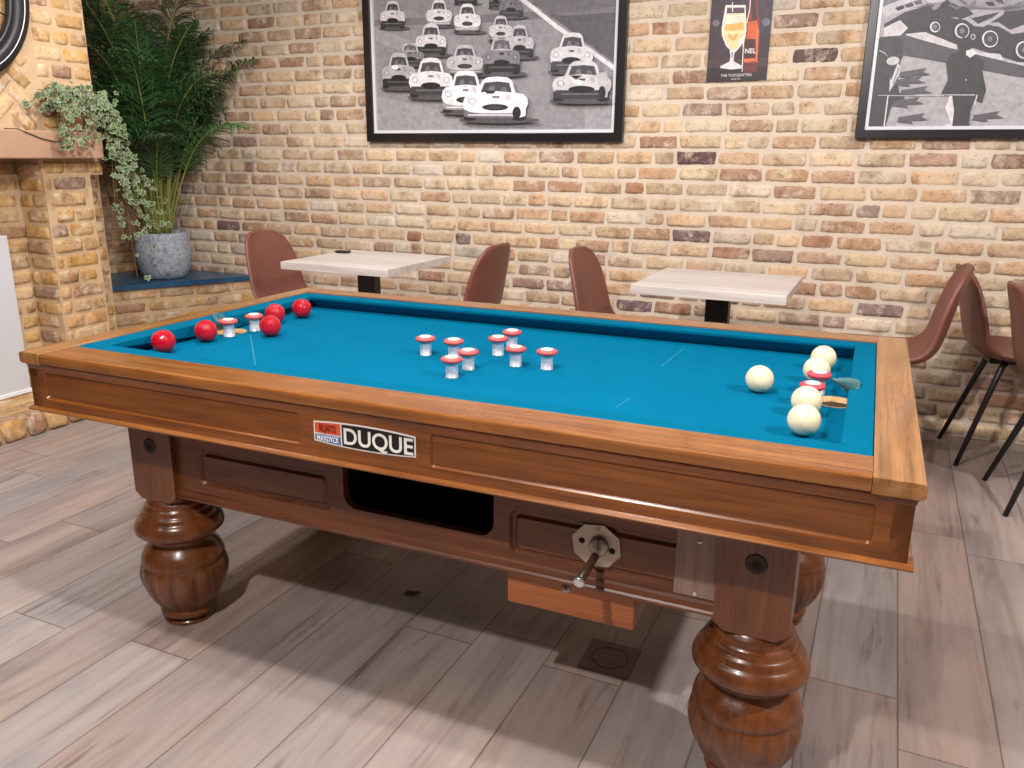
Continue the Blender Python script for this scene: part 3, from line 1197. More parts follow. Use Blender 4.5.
for x, s in ((BX0, 1), (BX1, -1)):
    mb = MB()
    mb.plate([(BY0, BZ0), (BY1, BZ0), (BY1, BZ1), (BY0, BZ1)], [gro(.34, .74, -.340, -.240, .022)], lambda u, w, d: (x + s * d, u, Z(w)), back=.02)
    mb.build('end_panel', M['body_y'], T)
mb = MB()
mb.box(BX0, BX1, BY0 + .002, BY1 - .002, Z(BZ0), Z(BZ0) + .012)
mb.build('bottom_board', M['body_x'], T)
mb = MB()
mb.box(.03, TL - .03, .03, TW - .03, Z(-.15), Z(-.056))
mb.build('slate_bed', M['dark_wood'], T)
# base moulding along the foot of the front and back panels
for yy, s in ((BY0, -1), (BY1, 1)):
    mb = MB()
    pf = [(0, -.386), (s * .006, -.386), (s * .007, -.380), (s * .004, -.376), (s * .003, -.364), (0, -.359)]
    mb.prism(pf, lambda a, z, d: (d, yy + a, Z(z)), .32, 1.683)
    mb.build('base_moulding', M['body_x'], T)
# ball trough behind the opening
mb = MB()
x0, x1, y0, y1, z0, z1 = .815, 1.227, BY0 + .015, BY0 + .20, -.335, -.158
v = [(x0, y0, Z(z0)), (x1, y0, Z(z0)), (x1, y1, Z(z0)), (x0, y1, Z(z0)), (x0, y0, Z(z1)), (x1, y0, Z(z1)), (x1, y1, Z(z1)), (x0, y1, Z(z1))]
mb.add(v, [(0, 1, 2, 3), (4, 7, 6, 5), (0, 3, 7, 4), (1, 5, 6, 2), (3, 2, 6, 7)])
tr = mb.build('ball_trough', M['black'], T)
tr['label'] = 'black lined ball return opening'
# coin mechanism plate with its handle
mb = MB()
oc = [(1.442 + .0535 * math.cos(PI / 8 + PI / 4 * k + .12), -.2855 + .0485 * math.sin(PI / 8 + PI / 4 * k + .12)) for k in range(8)]
mb.prism(oc, lambda u, w, d: (u, BY0 - d, Z(w)), 0, .004)
mb.lathe([(0, .0), (.021, .0), (.020, .010), (.015, .0135), (0, .0135)], (1.448, BY0 - .003, Z(-.284)), 24, axis='y')
pl = mb.build('coin_plate', M['steel'], T)
pl['label'] = 'worn steel octagonal coin plate'
for sx_, sz_ in ((-.031, .006), (.033, -.005)):
    mb = MB()
    mb.lathe([(0, 0), (.0065, 0), (.0065, .0008), (0, .0008)], (1.442 + sx_, BY0 - .004, Z(-.2855 + sz_)), 14, axis='y')
    mb.build('bolt_hole', M['black'], pl)
mb = MB()
mb.box(1.4485, 1.4505, BY0 - .0172, BY0 - .012, Z(-.288), Z(-.262))
mb.build('coin_slot', M['black'], pl)
text_mesh('lettering', '10', .011, M['badge_black'], pl, (1.442, BY0 - .0043, Z(-.251)), rx, align='CENTER')
mb = MB()
mb.tube([(1.444, BY0 - .006, Z(-.302)), (1.4395, .055, Z(-.318))], .0085, 14)
hd = mb.build('push_handle', M['handle'], pl)
mb = MB()
mb.tube([(1.4395, .056, Z(-.318)), (1.439, .048, Z(-.319)), (1.439, .046, Z(-.3195))], [.0115, .0115, .009], 16)
mb.build('handle_tip', M['knob'], hd)
# pale patch beside the right leg
mb = MB()
mb.box(1.602, 1.684, BY0 - .004, BY0 + .001, Z(-.352), Z(-.216), 0, .001)
pp = mb.build('patch_panel', M['patch'], T)
pp['label'] = 'pale wooden patch panel with two screws'
for x, z in ((1.646, -.234), (1.644, -.346)):
    mb = MB()
    mb.lathe([(0, 0), (.0045, 0), (.0035, .0015), (0, .0015)], (x, BY0 - .004, Z(z)), 12, axis='y')
    mb.build('screw', M['chrome'], pp)
# cash drawer under the body
mb = MB()
mb.box(1.236, 1.520, .172, .46, Z(-.474), Z(-.3865), 0, .0015)
dr = mb.build('cash_drawer', M['drawer'], T)
dr['label'] = 'orange brown cash drawer with lock'
mb = MB()
mb.lathe([(0, 0), (.0105, 0), (.0095, .003), (0, .003)], (1.372, .172, Z(-.412)), 20, axis='y')
mb.build('lock', M['steel'], dr)
mb = MB()
mb.box(1.3710, 1.3730, .1675, .1700, Z(-.412), Z(-.405))
mb.build('keyhole', M['black'], dr)

# legs
LP = [(.068, -.400), (.070, -.410), (.077, -.414), (.078, -.423), (.077, -.427), (.084, -.430), (.087, -.439), (.086, -.444), (.093, -.447), (.098, -.456),
      (.0975, -.461), (.103, -.464), (.109, -.473), (.1135, -.483), (.1148, -.491), (.1135, -.499), (.107, -.506), (.097, -.511), (.086, -.515), (.079, -.520),
      (.077, -.527), (.079, -.535), (.087, -.545), (.096, -.556), (.103, -.568), (.1065, -.580), (.108, -.588), (.1035, -.5925), (.108, -.597), (.112, -.606),
      (.1148, -.620), (.1145, -.634), (.111, -.652), (.105, -.670), (.097, -.688), (.087, -.704), (.077, -.717), (.070, -.7255), (.066, -.729), (.070, -.733),
      (.0735, -.740), (.072, -.748), (.063, -.753), (.056, -.756), (.058, -.760), (.065, -.763), (.066, -.768), (.064, -.772)]


def gad(a, z):
    zz = z - TH
    if zz < -.595 and zz > -.727:
        k = min(1, (-.595 - zz) / .012)
        return 1 - .07 * k * (1 - abs(math.sin(a * 6)) ** .5)
    return 1


def make_leg(px, py):
    mb = MB()
    h = .070
    c = .022
    # square block whose lower corners are cut away to an octagon
    top = [(-h, -h), (h, -h), (h, h), (-h, h)]
    sq = [(-h, -h), (-h, -h), (h, -h), (h, -h), (h, h), (h, h), (-h, h), (-h, h)]
    oc = [(-h, -h + c), (-h + c, -h), (h - c, -h), (h, -h + c), (h, h - c), (h - c, h), (-h + c, h), (-h, h - c)]
    v = [(x, y, Z(-.150)) for x, y in sq] + [(x, y, Z(-.386)) for x, y in sq] + [(x, y, Z(-.404)) for x, y in oc]
    n = 8
    fs = []
    for r in range(2):
        for i in range(n):
            j = (i + 1) % n
            fs.append((r * n + i, r * n + j, (r + 1) * n + j, (r + 1) * n + i))
    fs += [tuple(range(8)), tuple(range(16, 24))[::-1]]
    mb.add(v, fs)
    mb.lathe([(r, Z(z)) for r, z in LP], n=84, mod=gad)
    o = mb.build('leg', M['leg'], T, loc=(px, py, 0))
    bm = bmesh.new()
    bm.from_mesh(o.data)
    bmesh.ops.remove_doubles(bm, verts=bm.verts[:], dist=1e-5)
    bmesh.ops.dissolve_degenerate(bm, edges=bm.edges[:], dist=1e-6)
    bmesh.ops.recalc_face_normals(bm, faces=bm.faces[:])
    bm.to_mesh(o.data)
    bm.free()
    s = -1 if py < .5 else 1
    mb = MB()
    mb.lathe([(0, -.001), (.0205, -.001), (.0205, .0012), (.016, .0004), (0, .0002)], (0, s * h, Z(-.252)), 20, axis='y')
    mb.build('bolt_cover', M['dark_wood'], o)
    return o


for px, py in ((.250, .205), (1.753, .205), (.250, .880), (1.757, .880)):
    make_leg(px, py)

# ------------------------------------------------------------------ balls
TM = Matrix.Translation(Vector((-1.8984, 1.2625, 0))) @ Matrix.Rotation(.015245, 4, 'Z')
BR = .0313


def ball_mesh(name, mat):
    bm = bmesh.new()
    bmesh.ops.create_uvsphere(bm, u_segments=40, v_segments=24, radius=BR)
    for f in bm.faces:
        f.smooth = True
    me = bpy.data.meshes.new(name)
    bm.to_mesh(me)
    bm.free()
    me.materials.append(mat)
    return me


mr, mw = ball_mesh('red_ball', M['red_ball']), ball_mesh('white_ball', M['white_ball'])
reds = [((.182, .278), 'glossy red billiard ball nearest the table\'s left front corner'),
        ((.185, .430), 'red ball just in front of the left pocket and its bumpers'),
        ((.301, .564), 'red ball standing farthest out from the left cushion'),
        ((.186, .725), 'red ball half hidden behind another red ball beyond the left bumpers'),
        ((.205, .834), 'red ball in the far left corner by the back cushion')]
whites = [((1.682, .572), 'ivory white ball standing alone out in front of the right pocket'),
          ((1.800, .298), 'ivory ball nearest the front rail, in front of all other whites'),
          ((1.794, .435), 'ivory ball partly hidden behind the frontmost white, before the red bumpers'),
          ((1.795, .716), 'ivory ball directly behind the red capped bumpers at right pocket'),
          ((1.802, .852), 'ivory ball farthest back, near the back cushion at right end')]
for lst, me, nm, cat, grp in ((reds, mr, 'red_ball', 'ball', 'red balls at the left pocket'), (whites, mw, 'white_ball', 'ball', 'white balls at the right pocket')):
    for (x, y), lab in lst:
        o = bpy.data.objects.new(nm, me)
        COL.objects.link(o)
        p = TM @ Vector((x, y, TH + BED + BR))
        o.location = p
        o.rotation_euler = (rnd.uniform(0, 3), rnd.uniform(0, 3), 0)
        tag(o, lab, cat, grp)

# ------------------------------------------------------------------ bistro tables


def bistro(name, cx, cy, lab):
    t = empty(name, (cx, cy, 0))
    tag(t, lab, 'table', 'bistro tables along the brick wall')
    mb = MB()
    mb.box(-.30, .30, -.29, .29, .714, .75, 0, .002)
    mb.build('tabletop', M['tabletop'], t)
    mb = MB()
    mb.box(-.048, .048, -.03, .03, .012, .70, 0, .003)
    mb.build('column', M['black_metal'], t)
    mb = MB()
    mb.box(-.145, .145, -.12, .12, 0, .012, 0, .004)
    mb.build('base', M['black_metal'], t)
    mb = MB()
    mb.box(-.16, .16, -.16, .16, .70, .7138, 0, .002)
    mb.build('top_plate', M['black_metal'], t)


bistro('bistro_table', -2.305, 3.36, 'square white washed bistro table under the racing car picture')
bistro('bistro_table', -.612, 3.44, 'square white washed bistro table nearest the right wall picture')
# small dark thing on the left bistro table
mb = MB()
mb.box(-.036, .036, -.022, .022, .003, .012, 0, .002)
for a in (-.026, .026):
    mb.box(a - .005, a + .005, -.015, .015, 0, .004)
tag(mb.build('flat_holder', M['black_metal'], loc=(-2.555, 3.50, .7502), rot=(0, 0, .1)), 'small flat dark holder lying on the left bistro table', 'holder')

# ------------------------------------------------------------------ chairs
PROF = [(.240, .468, .170, 0), (.222, .480, .200, 0), (.16, .486, .216, .1), (.08, .482, .222, .3), (0, .478, .222, .5), (-.08, .475, .220, .7), (-.140, .480, .217, .9),
        (-.182, .500, .214, 1), (-.207, .534, .211, 1), (-.221, .578, .208, 1), (-.234, .64, .203, .95), (-.248, .71, .194, .85), (-.263, .772, .180, .7),
        (-.277, .820, .158, .5), (-.285, .846, .126, .35), (-.289, .860, .085, .2)]


def make_chair():
    root = empty('shell_chair')
    nT = 12
    vs, fs = [], []
    k = len(PROF)
    for i, (x, z, hw, cv) in enumerate(PROF):
        a = PROF[max(i - 1, 0)]
        b = PROF[min(i + 1, k - 1)]
        d = Vector((b[0] - a[0], 0, b[1] - a[1])).normalized()
        nrm = Vector((-d.z, 0, d.x))
        if nrm.z < 0 and i < 7:
            nrm = -nrm
        # inner side: up for the seat, forwards for the back
        nrm = Vector((abs(nrm.x) if i > 5 else nrm.x, 0, abs(nrm.z) if i < 9 else nrm.z))
        for j in range(nT + 1):
            t = -1 + 2 * j / nT
            off = (.020 + .022 * cv) * abs(t) ** 2.6
            p = Vector((x, hw * t, z)) + nrm * off
            vs.append(p)
    for i in range(k - 1):
        for j in range(nT):
            p = i * (nT + 1) + j
            fs.append((p, p + 1, p + nT + 2, p + nT + 1))
    mb = MB()
    mb.add(vs, fs, 0, True)
    o = mb.build('seat_shell', M['leather'], root)
    so = o.modifiers.new('thick', 'SOLIDIFY')
    so.thickness = .022
    so.offset = 0
    ss = o.modifiers.new('sub', 'SUBSURF')
    ss.levels = 2
    ss.render_levels = 2
    mb = MB()
    mb.box(-.13, .13, -.05, .05, .440, .460, 0, .003)
    mb.box(-.02, .02, -.14, .14, .442, .458, 0, .003)
    mb.build('under_frame', M['black_metal'], root)
    for sx, sy in ((1, 1), (1, -1), (-1, 1), (-1, -1)):
        mb = MB()
        mb.tube([(sx * .085, sy * .105, .4625), (sx * .10, sy * .115, .435), (sx * .225, sy * .180, 0)], [.0135, .0135, .0095], 12)
        mb.build('leg', M['black_metal'], root)
    return root


ch0 = make_chair()
G = 'brown leather shell chairs'
chairs = [(-2.69, 3.37, 0.02, 'brown leather shell chair on the left side of the left bistro table'),
          (-1.875, 3.38, PI, 'brown chair seen from behind on the right of the left bistro table'),
          (-.955, 3.40, 0, 'brown chair turned right, on the left side of the right bistro table'),
          (.018, 3.54, PI, 'brown chair beside the billiard table\'s right end, back leaning right'),
          (.575, 3.91, .13, 'brown chair near the brick wall, back to back with another chair'),
          (.715, 3.415, .10, 'brown chair cut off by the right edge of the photo')]
for i, (x, y, a, lab) in enumerate(chairs):
    c = ch0 if i == 0 else copy_tree(ch0)
    c.location = (x, y, 0)
    c.rotation_euler = (0, 0, a)
    if i > 3:
        c.scale = (1, 1, .955)
    tag(c, lab, 'chair', G)


# ------------------------------------------------------------------ prints on the wall
class Paint:
    """flat ink shapes laid over one another; points are photo pixels on the wall's plane"""

    def __init__(self, x0, x1, z0, z1, y, clip):
        self.mb = MB()
        self.y = y
        self.n = 0
        self.rect = (x0, x1, z0, z1)
        self.clip = clip

    def _clip(self, pts):
        x0, x1, z0, z1 = self.rect
        for ax, lim, sg in ((0, x0, 1), (0, x1, -1), (1, z0, 1), (1, z1, -1)):
            out = []
            for i in range(len(pts)):
                a, b = pts[i], pts[(i + 1) % len(pts)]
                ia, ib = (a[ax] - lim) * sg >= 0, (b[ax] - lim) * sg >= 0
                if ia:
                    out.append(a)
                if ia != ib:
                    t = (lim - a[ax]) / (b[ax] - a[ax])
                    out.append((a[0] + (b[0] - a[0]) * t, a[1] + (b[1] - a[1]) * t))
            pts = out
            if len(pts) < 3:
                return []
        return pts

    def poly(self, px, col, wall=False):
        pts = px if wall else [on_wall(u, v) for u, v in px]
        tri = tessellate_polygon([[Vector((a, b, 0)) for a, b in pts]])
        self.n += 1
        yy = self.y - .00006 * self.n
        for t in tri:
            q = self._clip([pts[i] for i in t])
            if len(q) >= 3:
                self.mb.add([(a, yy, b) for a, b in q], [tuple(range(len(q)))], 0, False, col)

    def ell(self, cx, cy, rx_, ry_, col, n=18, rot=0):
        c, s = math.cos(rot), math.sin(rot)
        self.poly([(cx + rx_ * math.cos(2 * PI * i / n) * c - ry_ * math.sin(2 * PI * i / n) * s,
                    cy + rx_ * math.cos(2 * PI * i / n) * s + ry_ * math.sin(2 * PI * i / n) * c) for i in range(n)], col)

    def line(self, pts, w, col):
        for (a, b), (c, d) in zip(pts[:-1], pts[1:]):
            l = math.hypot(c - a, d - b) or 1
            nx, ny = -(d - b) / l * w / 2, (c - a) / l * w / 2
            self.poly([(a + nx, b + ny), (c + nx, d + ny), (c - nx, d - ny), (a - nx, b - ny)], col)


def g(v):
    return rgb(v, v * .965, v * .985)


def frame(root, x0, x1, z0, z1, fw, slip, depth=.03):
    """black moulding and silver slip round the print; local to root at (0,WALL_Y,0)"""
    yb, yf = -.010, -.010 - depth
    for nm, w0, w1, d, mat in (('frame_moulding', 0, fw, yf, M['frame']), ('slip', fw, fw + slip, yf + .012, M['mount'])):
        mb = MB()
        a = [(x0 + w0, z0 + w0), (x1 - w0, z0 + w0), (x1 - w0, z1 - w0), (x0 + w0, z1 - w0)]
        b = [(x0 + w1, z0 + w1), (x1 - w1, z0 + w1), (x1 - w1, z1 - w1), (x0 + w1, z1 - w1)]
        v = [(p[0], d, p[1]) for p in a] + [(p[0], d, p[1]) for p in b] + [(p[0], yb, p[1]) for p in a] + [(p[0], yb, p[1]) for p in b]
        fs = []
        for i in range(4):
            j = (i + 1) % 4
            fs += [(i, j, 4 + j, 4 + i), (8 + i, 12 + i, 12 + j, 8 + j), (i, 8 + i, 8 + j, j), (4 + i, 4 + j, 12 + j, 12 + i)]
        mb.add(v, fs)
        o = mb.build(nm, mat, root)
        if nm == 'frame_moulding':
            bv = o.modifiers.new('bevel', 'BEVEL')
            bv.width = .003
            bv.segments = 2


def car(P, x0, x1, y0, y1, body, low, glass=60, grille=45, roof=None, skew=.0, lights=True):
    """front view of a small sixties sports car inside the box x0..x1, y0..y1 (pixels)"""
    w, h = x1 - x0, y1 - y0
    X = lambda f, yy=0: x0 + w * f + skew * w * (1 - yy)
    Y = lambda f: y0 + h * f
    def pl(pts, c):
        P.poly([(X(a, b), Y(b)) for a, b in pts], c)
    P.ell(X(.58, 1), Y(.985), w * .62, h * .075, g(84))
    pl([(.03, .62), (.22, .62), (.22, .97), (.16, 1.0), (.07, 1.0), (.03, .95)], g(38))
    pl([(.78, .62), (.97, .62), (.98, .95), (.93, 1.0), (.84, 1.0), (.78, .97)], g(38))
    pl([(.02, .58), (.98, .58), (.97, .90), (.88, .93), (.12, .93), (.03, .90)], g(low))
    pl([(.0, .62), (.02, .48), (.08, .40), (.20, .37), (.28, .34), (.72, .34), (.80, .37), (.92, .40), (.98, .48), (1.0, .62), (.97, .74), (.88, .80), (.70, .83),
        (.30, .83), (.12, .80), (.03, .74)], g(body))
    pl([(.20, .38), (.27, .10), (.34, .02), (.50, .0), (.66, .02), (.73, .10), (.80, .38)], g(roof if roof is not None else body))
    pl([(.26, .36), (.31, .14), (.50, .11), (.69, .14), (.74, .36), (.50, .33)], g(glass))
    pl([(.36, .34), (.40, .22), (.47, .21), (.48, .34)], g(min(255, glass + 45)))
    pl([(.56, .33), (.58, .24), (.64, .24), (.67, .34)], g(min(255, glass + 35)))
    pl([(.30, .40), (.36, .385), (.40, .52), (.34, .55)], g(min(255, body + 14)))
    pl([(.62, .40), (.70, .40), (.74, .54), (.66, .52)], g(max(0, body - 26)))
    P.ell(X(.5, .7), Y(.695), w * .20, h * .075, g(grille))
    P.ell(X(.5, .7), Y(.70), w * .12, h * .035, g(grille + 26))
    if lights:
        for a in (.14, .86):
            P.ell(X(a, .55), Y(.56), w * .065, h * .075, g(max(0, body - 60)))
            P.ell(X(a, .55), Y(.56), w * .045, h * .055, g(min(250, body + 25)))
    if low > 100:
        pl([(.10, .855), (.90, .855), (.90, .885), (.10, .885)], g(min(230, body)))
    else:
        pl([(.06, .72), (.94, .72), (.95, .86), (.86, .92), (.14, .92), (.05, .86)], g(low))
        P.ell(X(.5, .7), Y(.70), w * .22, h * .085, g(max(20, grille - 14)))
        pl([(.16, .80), (.84, .80), (.84, .83), (.16, .83)], g(low + 50))
    pl([(.40, .10), (.60, .10), (.60, .05), (.40, .05)], g(min(255, body + 8)))
    pl([(.44, .44), (.56, .44), (.55, .49), (.45, .49)], g(max(20, body - 120)))


def picture(name, label, x0, x1, z0, z1, fw, slip):
    r = empty(name, (0, WALL_Y, 0))
    tag(r, label, 'picture', 'black framed pictures on the brick wall')
    frame(r, x0, x1, z0, z1, fw, slip)
    mb = MB()
    mb.box(x0 + .01, x1 - .01, -.012, -.0005 - .008, z0 + .01, z1 - .01)
    mb.build('backing', M['frame'], r)
    return r


# picture of the racing cars
PX0, PX1, PZ0, PZ1 = -2.789, -1.266, 1.3135, 2.325
pic = picture('framed_picture', 'black framed black and white photograph of racing cars on track', PX0, PX1, PZ0, PZ1, .046, .016)
P = Paint(PX0 + .06, PX1 - .06, PZ0 + .06, PZ1 - .06, -.0165, True)
P.poly([(PX0, PZ0), (PX1, PZ0), (PX1, PZ1), (PX0, PZ1)], g(146), True)
P.poly([(370, -150), (640, -150), (640, 60), (560, 16), (520, 0), (470, -40), (370, -60)], g(128))
P.poly([(370, 20), (460, 16), (560, 10), (640, 8), (640, 14), (560, 18), (460, 24), (370, 26)], g(120))
P.poly([(529, 0), (618, 66), (622, 30), (622, 12), (560, 16)], g(92))
P.poly([(524, -6), (622, -12), (622, 6), (575, 12), (548, 14)], g(110))
P.poly([(370, 95), (450, 112), (470, 128), (400, 136), (370, 132)], g(158))
P.poly([(376, 28), (410, 40), (400, 50), (376, 42)], g(160))
P.poly([(585, 100), (618, 94), (618, 134), (585, 134)], g(160))
P.line([(505, -22), (523, 0), (556, 26), (614, 68), (640, 88)], 4.2, g(232))
for u in (0, 1, 2, 3, 4, 5):
    P.line([(385 + 38 * u, 118 + (u % 3) * 5), (420 + 38 * u, 121 + (u % 3) * 5)], .9, g(160))
cars = [(454, 478, -20, 5, 120, 52), (489, 503, -16, 9, 110, 50), (430, 450, -40, -20, 170, 60), (470, 492, -52, -32, 190, 70), (498, 516, -60, -42, 90, 40), (404, 424, -36, -14, 150, 60),
        (381, 406, 1, 29, 214, 60), (427, 453, 0, 27, 222, 140), (500, 524, -8, 18, 118, 60), (455, 482, 4, 33, 228, 140), (490, 514, 16, 42, 200, 120),
        (417, 448, 24, 56, 214, 52), (507, 535, 25, 58, 190, 48), (448, 485, 45, 76, 186, 130), (398, 426, 43, 66, 130, 60),
        (485, 522, 36, 75, 128, 44), (384, 418, 53, 89, 176, 44), (411, 455, 58, 98, 226, 64), (551, 594, 33, 73, 216, 70),
        (444, 492, 71, 113, 236, 150), (553, 612, 61, 102, 208, 60), (464, 529, 77, 121, 244, 120)]
for i, (a, b, c, d, body, low) in enumerate(cars):
    car(P, a, b, c, d, body, low, glass=72 if body > 150 else 96, grille=44, roof=(body if i not in (15, 16, 14) else 190), skew=.05 if i in (18, 20, 21) else 0)
# side of the front right-hand cars
P.poly([(514, 97), (523, 95), (528, 102), (528, 116), (522, 118), (516, 112)], g(236))
P.ell(519, 113, 4.2, 6.2, g(36))
P.poly([(598, 74), (608, 72), (611, 84), (609, 98), (602, 96)], g(190))
P.ell(604, 93, 3.6, 6.5, g(40))
P.poly([(572, 76), (584, 76), (578, 80)], g(36))
P.ell(581, 83, 4.4, 2.4, g(245))
P.ell(398, 68, 3.4, 2.4, g(235))
P.poly([(487, 91), (498, 91), (496, 94), (489, 94)], g(40))
P.mb.build('printed_photograph', M['print'], pic, color=True, fix=False)
# picture at the right
QX0, QX1, QZ0, QZ1 = -.186, 1.15, 1.330, 2.29
pic2 = picture('framed_picture', 'black framed black and white photograph of onlookers beside vintage cars', QX0, QX1, QZ0, QZ1, .037, .014)
P = Paint(QX0 + .049, QX1 - .049, QZ0 + .049, QZ1 - .049, -.0165, True)
P.poly([(QX0, QZ0), (QX1, QZ0), (QX1, QZ1), (QX0, QZ1)], g(172), True)
dk = g(68)
P.poly([(860, -200), (1300, -200), (1300, 20), (860, 6)], g(120))
P.poly([(884, 24), (905, 12), (930, 5), (950, 6), (972, 18), (1000, 12), (1040, 8), (1200, 20), (1200, 90), (1024, 64), (960, 44), (884, 40)], dk)
P.poly([(880, 8), (900, 0), (940, -4), (960, 2), (930, 3), (905, 10), (886, 17)], g(196))
P.poly([(940, 2), (980, -10), (1030, -2), (1030, 4), (990, 8), (960, 6)], g(150))
P.poly([(884, 28), (900, 20), (908, 28), (900, 36), (884, 37)], g(206))
P.poly([(905, 34), (925, 32), (945, 40), (957, 45), (955, 50), (935, 46), (912, 40)], g(206))
P.poly([(976, 52), (1000, 54), (1004, 60), (990, 62), (978, 58)], g(206))
P.poly([(1000, 61), (1030, 63), (1200, 90), (1200, 96), (1030, 74), (1006, 66)], g(200))
P.poly([(950, 18), (968, 16), (978, 24), (992, 18), (1003, 10), (1004, 14), (984, 27), (974, 26), (966, 20)], g(176))
P.poly([(984, 24), (998, 22), (1010, 30), (1026, 24), (1040, 22), (1040, 30), (1012, 34), (1000, 27)], g(176))
P.poly([(880, 37), (905, 35), (950, 48), (1024, 66), (1040, 70), (1040, 80), (1010, 76), (980, 70), (940, 62), (900, 55), (882, 58)], g(88))
P.poly([(960, 20), (952, 12), (964, 6), (974, 14)], g(70))
for cx, cy, r in ((935, 27, 5.2), (962, 31, 7.4), (990, 39, 8.2), (1024, 50, 8.5)):
    P.ell(cx, cy, r + 1.2, r + 1.6, g(52))
    P.ell(cx, cy, r, r * 1.05, g(214))
    P.ell(cx + .5, cy, r - 1.4, r * 1.05 - 1.4, dk)
    P.ell(cx, cy, 2.1, 2.3, g(150))
    for k in range(6):
        a = PI * k / 6
        P.line([(cx - (r - 2) * math.cos(a), cy - (r - 2) * math.sin(a)), (cx + (r - 2) * math.cos(a), cy + (r - 2) * math.sin(a))], .3, g(110))
P.ell(973, 37, 2.6, 3, g(178))
P.ell(973, 37, 1.4, 1.8, dk)
for k in range(16):
    P.poly([(895 + k * 9, 8 - (k % 4) * 3), (903 + k * 9, 5 - (k % 3) * 3), (905 + k * 9, 8 - (k % 3) * 2), (898 + k * 9, 11 - (k % 4) * 3)], g(60 + 20 * (k % 5)))
# onlooker with the cap
P.poly([(874, 40), (890, 36), (902, 40), (903, 56), (897, 70), (899, 92), (905, 98), (892, 104), (885, 128), (868, 128), (872, 80)], g(72))
P.ell(893, 61, 6.6, 4.2, g(196), rot=-.15)
P.poly([(898, 63), (901, 68), (897, 78), (892, 88), (889, 92), (890, 80)], g(206))
P.line([(896, 66), (891, 80)], .8, dk)
P.line([(899, 68), (893, 84)], .8, dk)
P.poly([(879, 50), (885, 53), (888, 57), (884, 53), (880, 51.5)], g(225))
for a, b in ((905, 72), (900, 80), (906, 90), (898, 101), (903, 117), (978, 115)):
    P.poly([(a - 4, b), (a + 22, b - 4), (a + 18, b), (a + 26, b + 3), (a + 8, b + 4), (a + 10, b + 7), (a - 6, b + 5)], g(92))
P.poly([(1030, 60), (1200, 100), (1200, 128), (1040, 126)], g(158))
# standing figure seen from behind
P.poly([(951, 92), (945, 108), (950, 122), (944, 126), (956, 127), (960, 104)], g(214))
P.poly([(958, 40), (964, 37), (970, 40), (972, 47), (969, 52), (978, 56), (984, 62), (982, 70), (986, 90), (982, 103), (974, 100), (970, 113), (969, 127), (952, 127), (954, 110), (952, 96),
        (940, 96), (948, 80), (946, 62), (952, 54), (959, 51), (957, 45)], g(66))
P.poly([(966, 51), (972, 49), (977, 53), (970, 58), (966, 55)], g(225))
P.line([(941, 95), (975, 95)], 1, g(190))
P.line([(977, 95), (974, 106)], 1.1, g(228))
P.line([(888, 96), (884, 127)], 1.1, g(228))
P.line([(878, 95.5), (944, 96)], .7, g(190))
P.ell(966, 80, .8, .8, g(190))
P.line([(968, 122), (971, 124), (968, 127)], .8, g(150))
# figures further right, out of frame
P.poly([(1060, 50), (1080, 46), (1090, 60), (1096, 110), (1090, 140), (1050, 140), (1052, 80)], g(60))
P.mb.build('printed_photograph', M['print'], pic2, color=True, fix=False)

# beer poster
SX0, SX1, SZ0, SZ1 = -.871, -.594, 1.589, 1.982
ps = empty('beer_poster', (0, WALL_Y, 0))
tag(ps, 'small dark beer poster with stemmed glass and amber bottle', 'poster')
mb = MB()
mb.box(SX0, SX1, -.013, -.009, SZ0, SZ1)
mb.build('panel', M['frame'], ps)
P = Paint(SX0, SX1, SZ0, SZ1, -.0132, True)
P.poly([(SX0, SZ0), (SX1, SZ0), (SX1, SZ1), (SX0, SZ1)], rgb(52, 34, 42), True)
P.ell(725, 30, 20, 34, rgb(62, 44, 54), 24)
P.ell(752, 16, 16, 22, rgb(66, 48, 60), 24)
P.ell(716, 23, 3.6, 3.6, rgb(120, 100, 108))
P.ell(766, 22, 4, 4, rgb(104, 104, 118))
P.poly([(705, 66), (767, 64), (766, 82), (705, 84)], rgb(40, 26, 32))
P.poly([(700, 60), (768, 57), (768, 66), (700, 68)], rgb(74, 46, 54))
# bottle
P.poly([(751, -20), (757, -20), (757.5, 12), (759, 20), (759.5, 32), (757.5, 63), (743.5, 63), (744, 36), (746, 24), (749, 12)], rgb(150, 52, 24))
P.poly([(752, -20), (756, -20), (756, 8), (757, 20), (752, 22), (751, 8)], rgb(72, 34, 34))
P.poly([(748, 22), (757, 20), (758.5, 32), (757.5, 42), (747, 42)], rgb(206, 88, 32))
P.poly([(756, 24), (758.8, 30), (757, 62), (755.5, 62)], rgb(226, 110, 60))
P.poly([(745, 39), (755.5, 39), (755, 58), (744, 58)], rgb(66, 26, 22))
P.poly([(744, 59), (757.5, 58), (757, 61), (744, 62)], rgb(232, 112, 66))
P.line([(751, -8), (749.5, 10), (746.5, 23)], .9, rgb(240, 220, 210))
P.poly([(743.5, 66), (757, 64), (757, 72), (744, 74)], rgb(104, 42, 40))
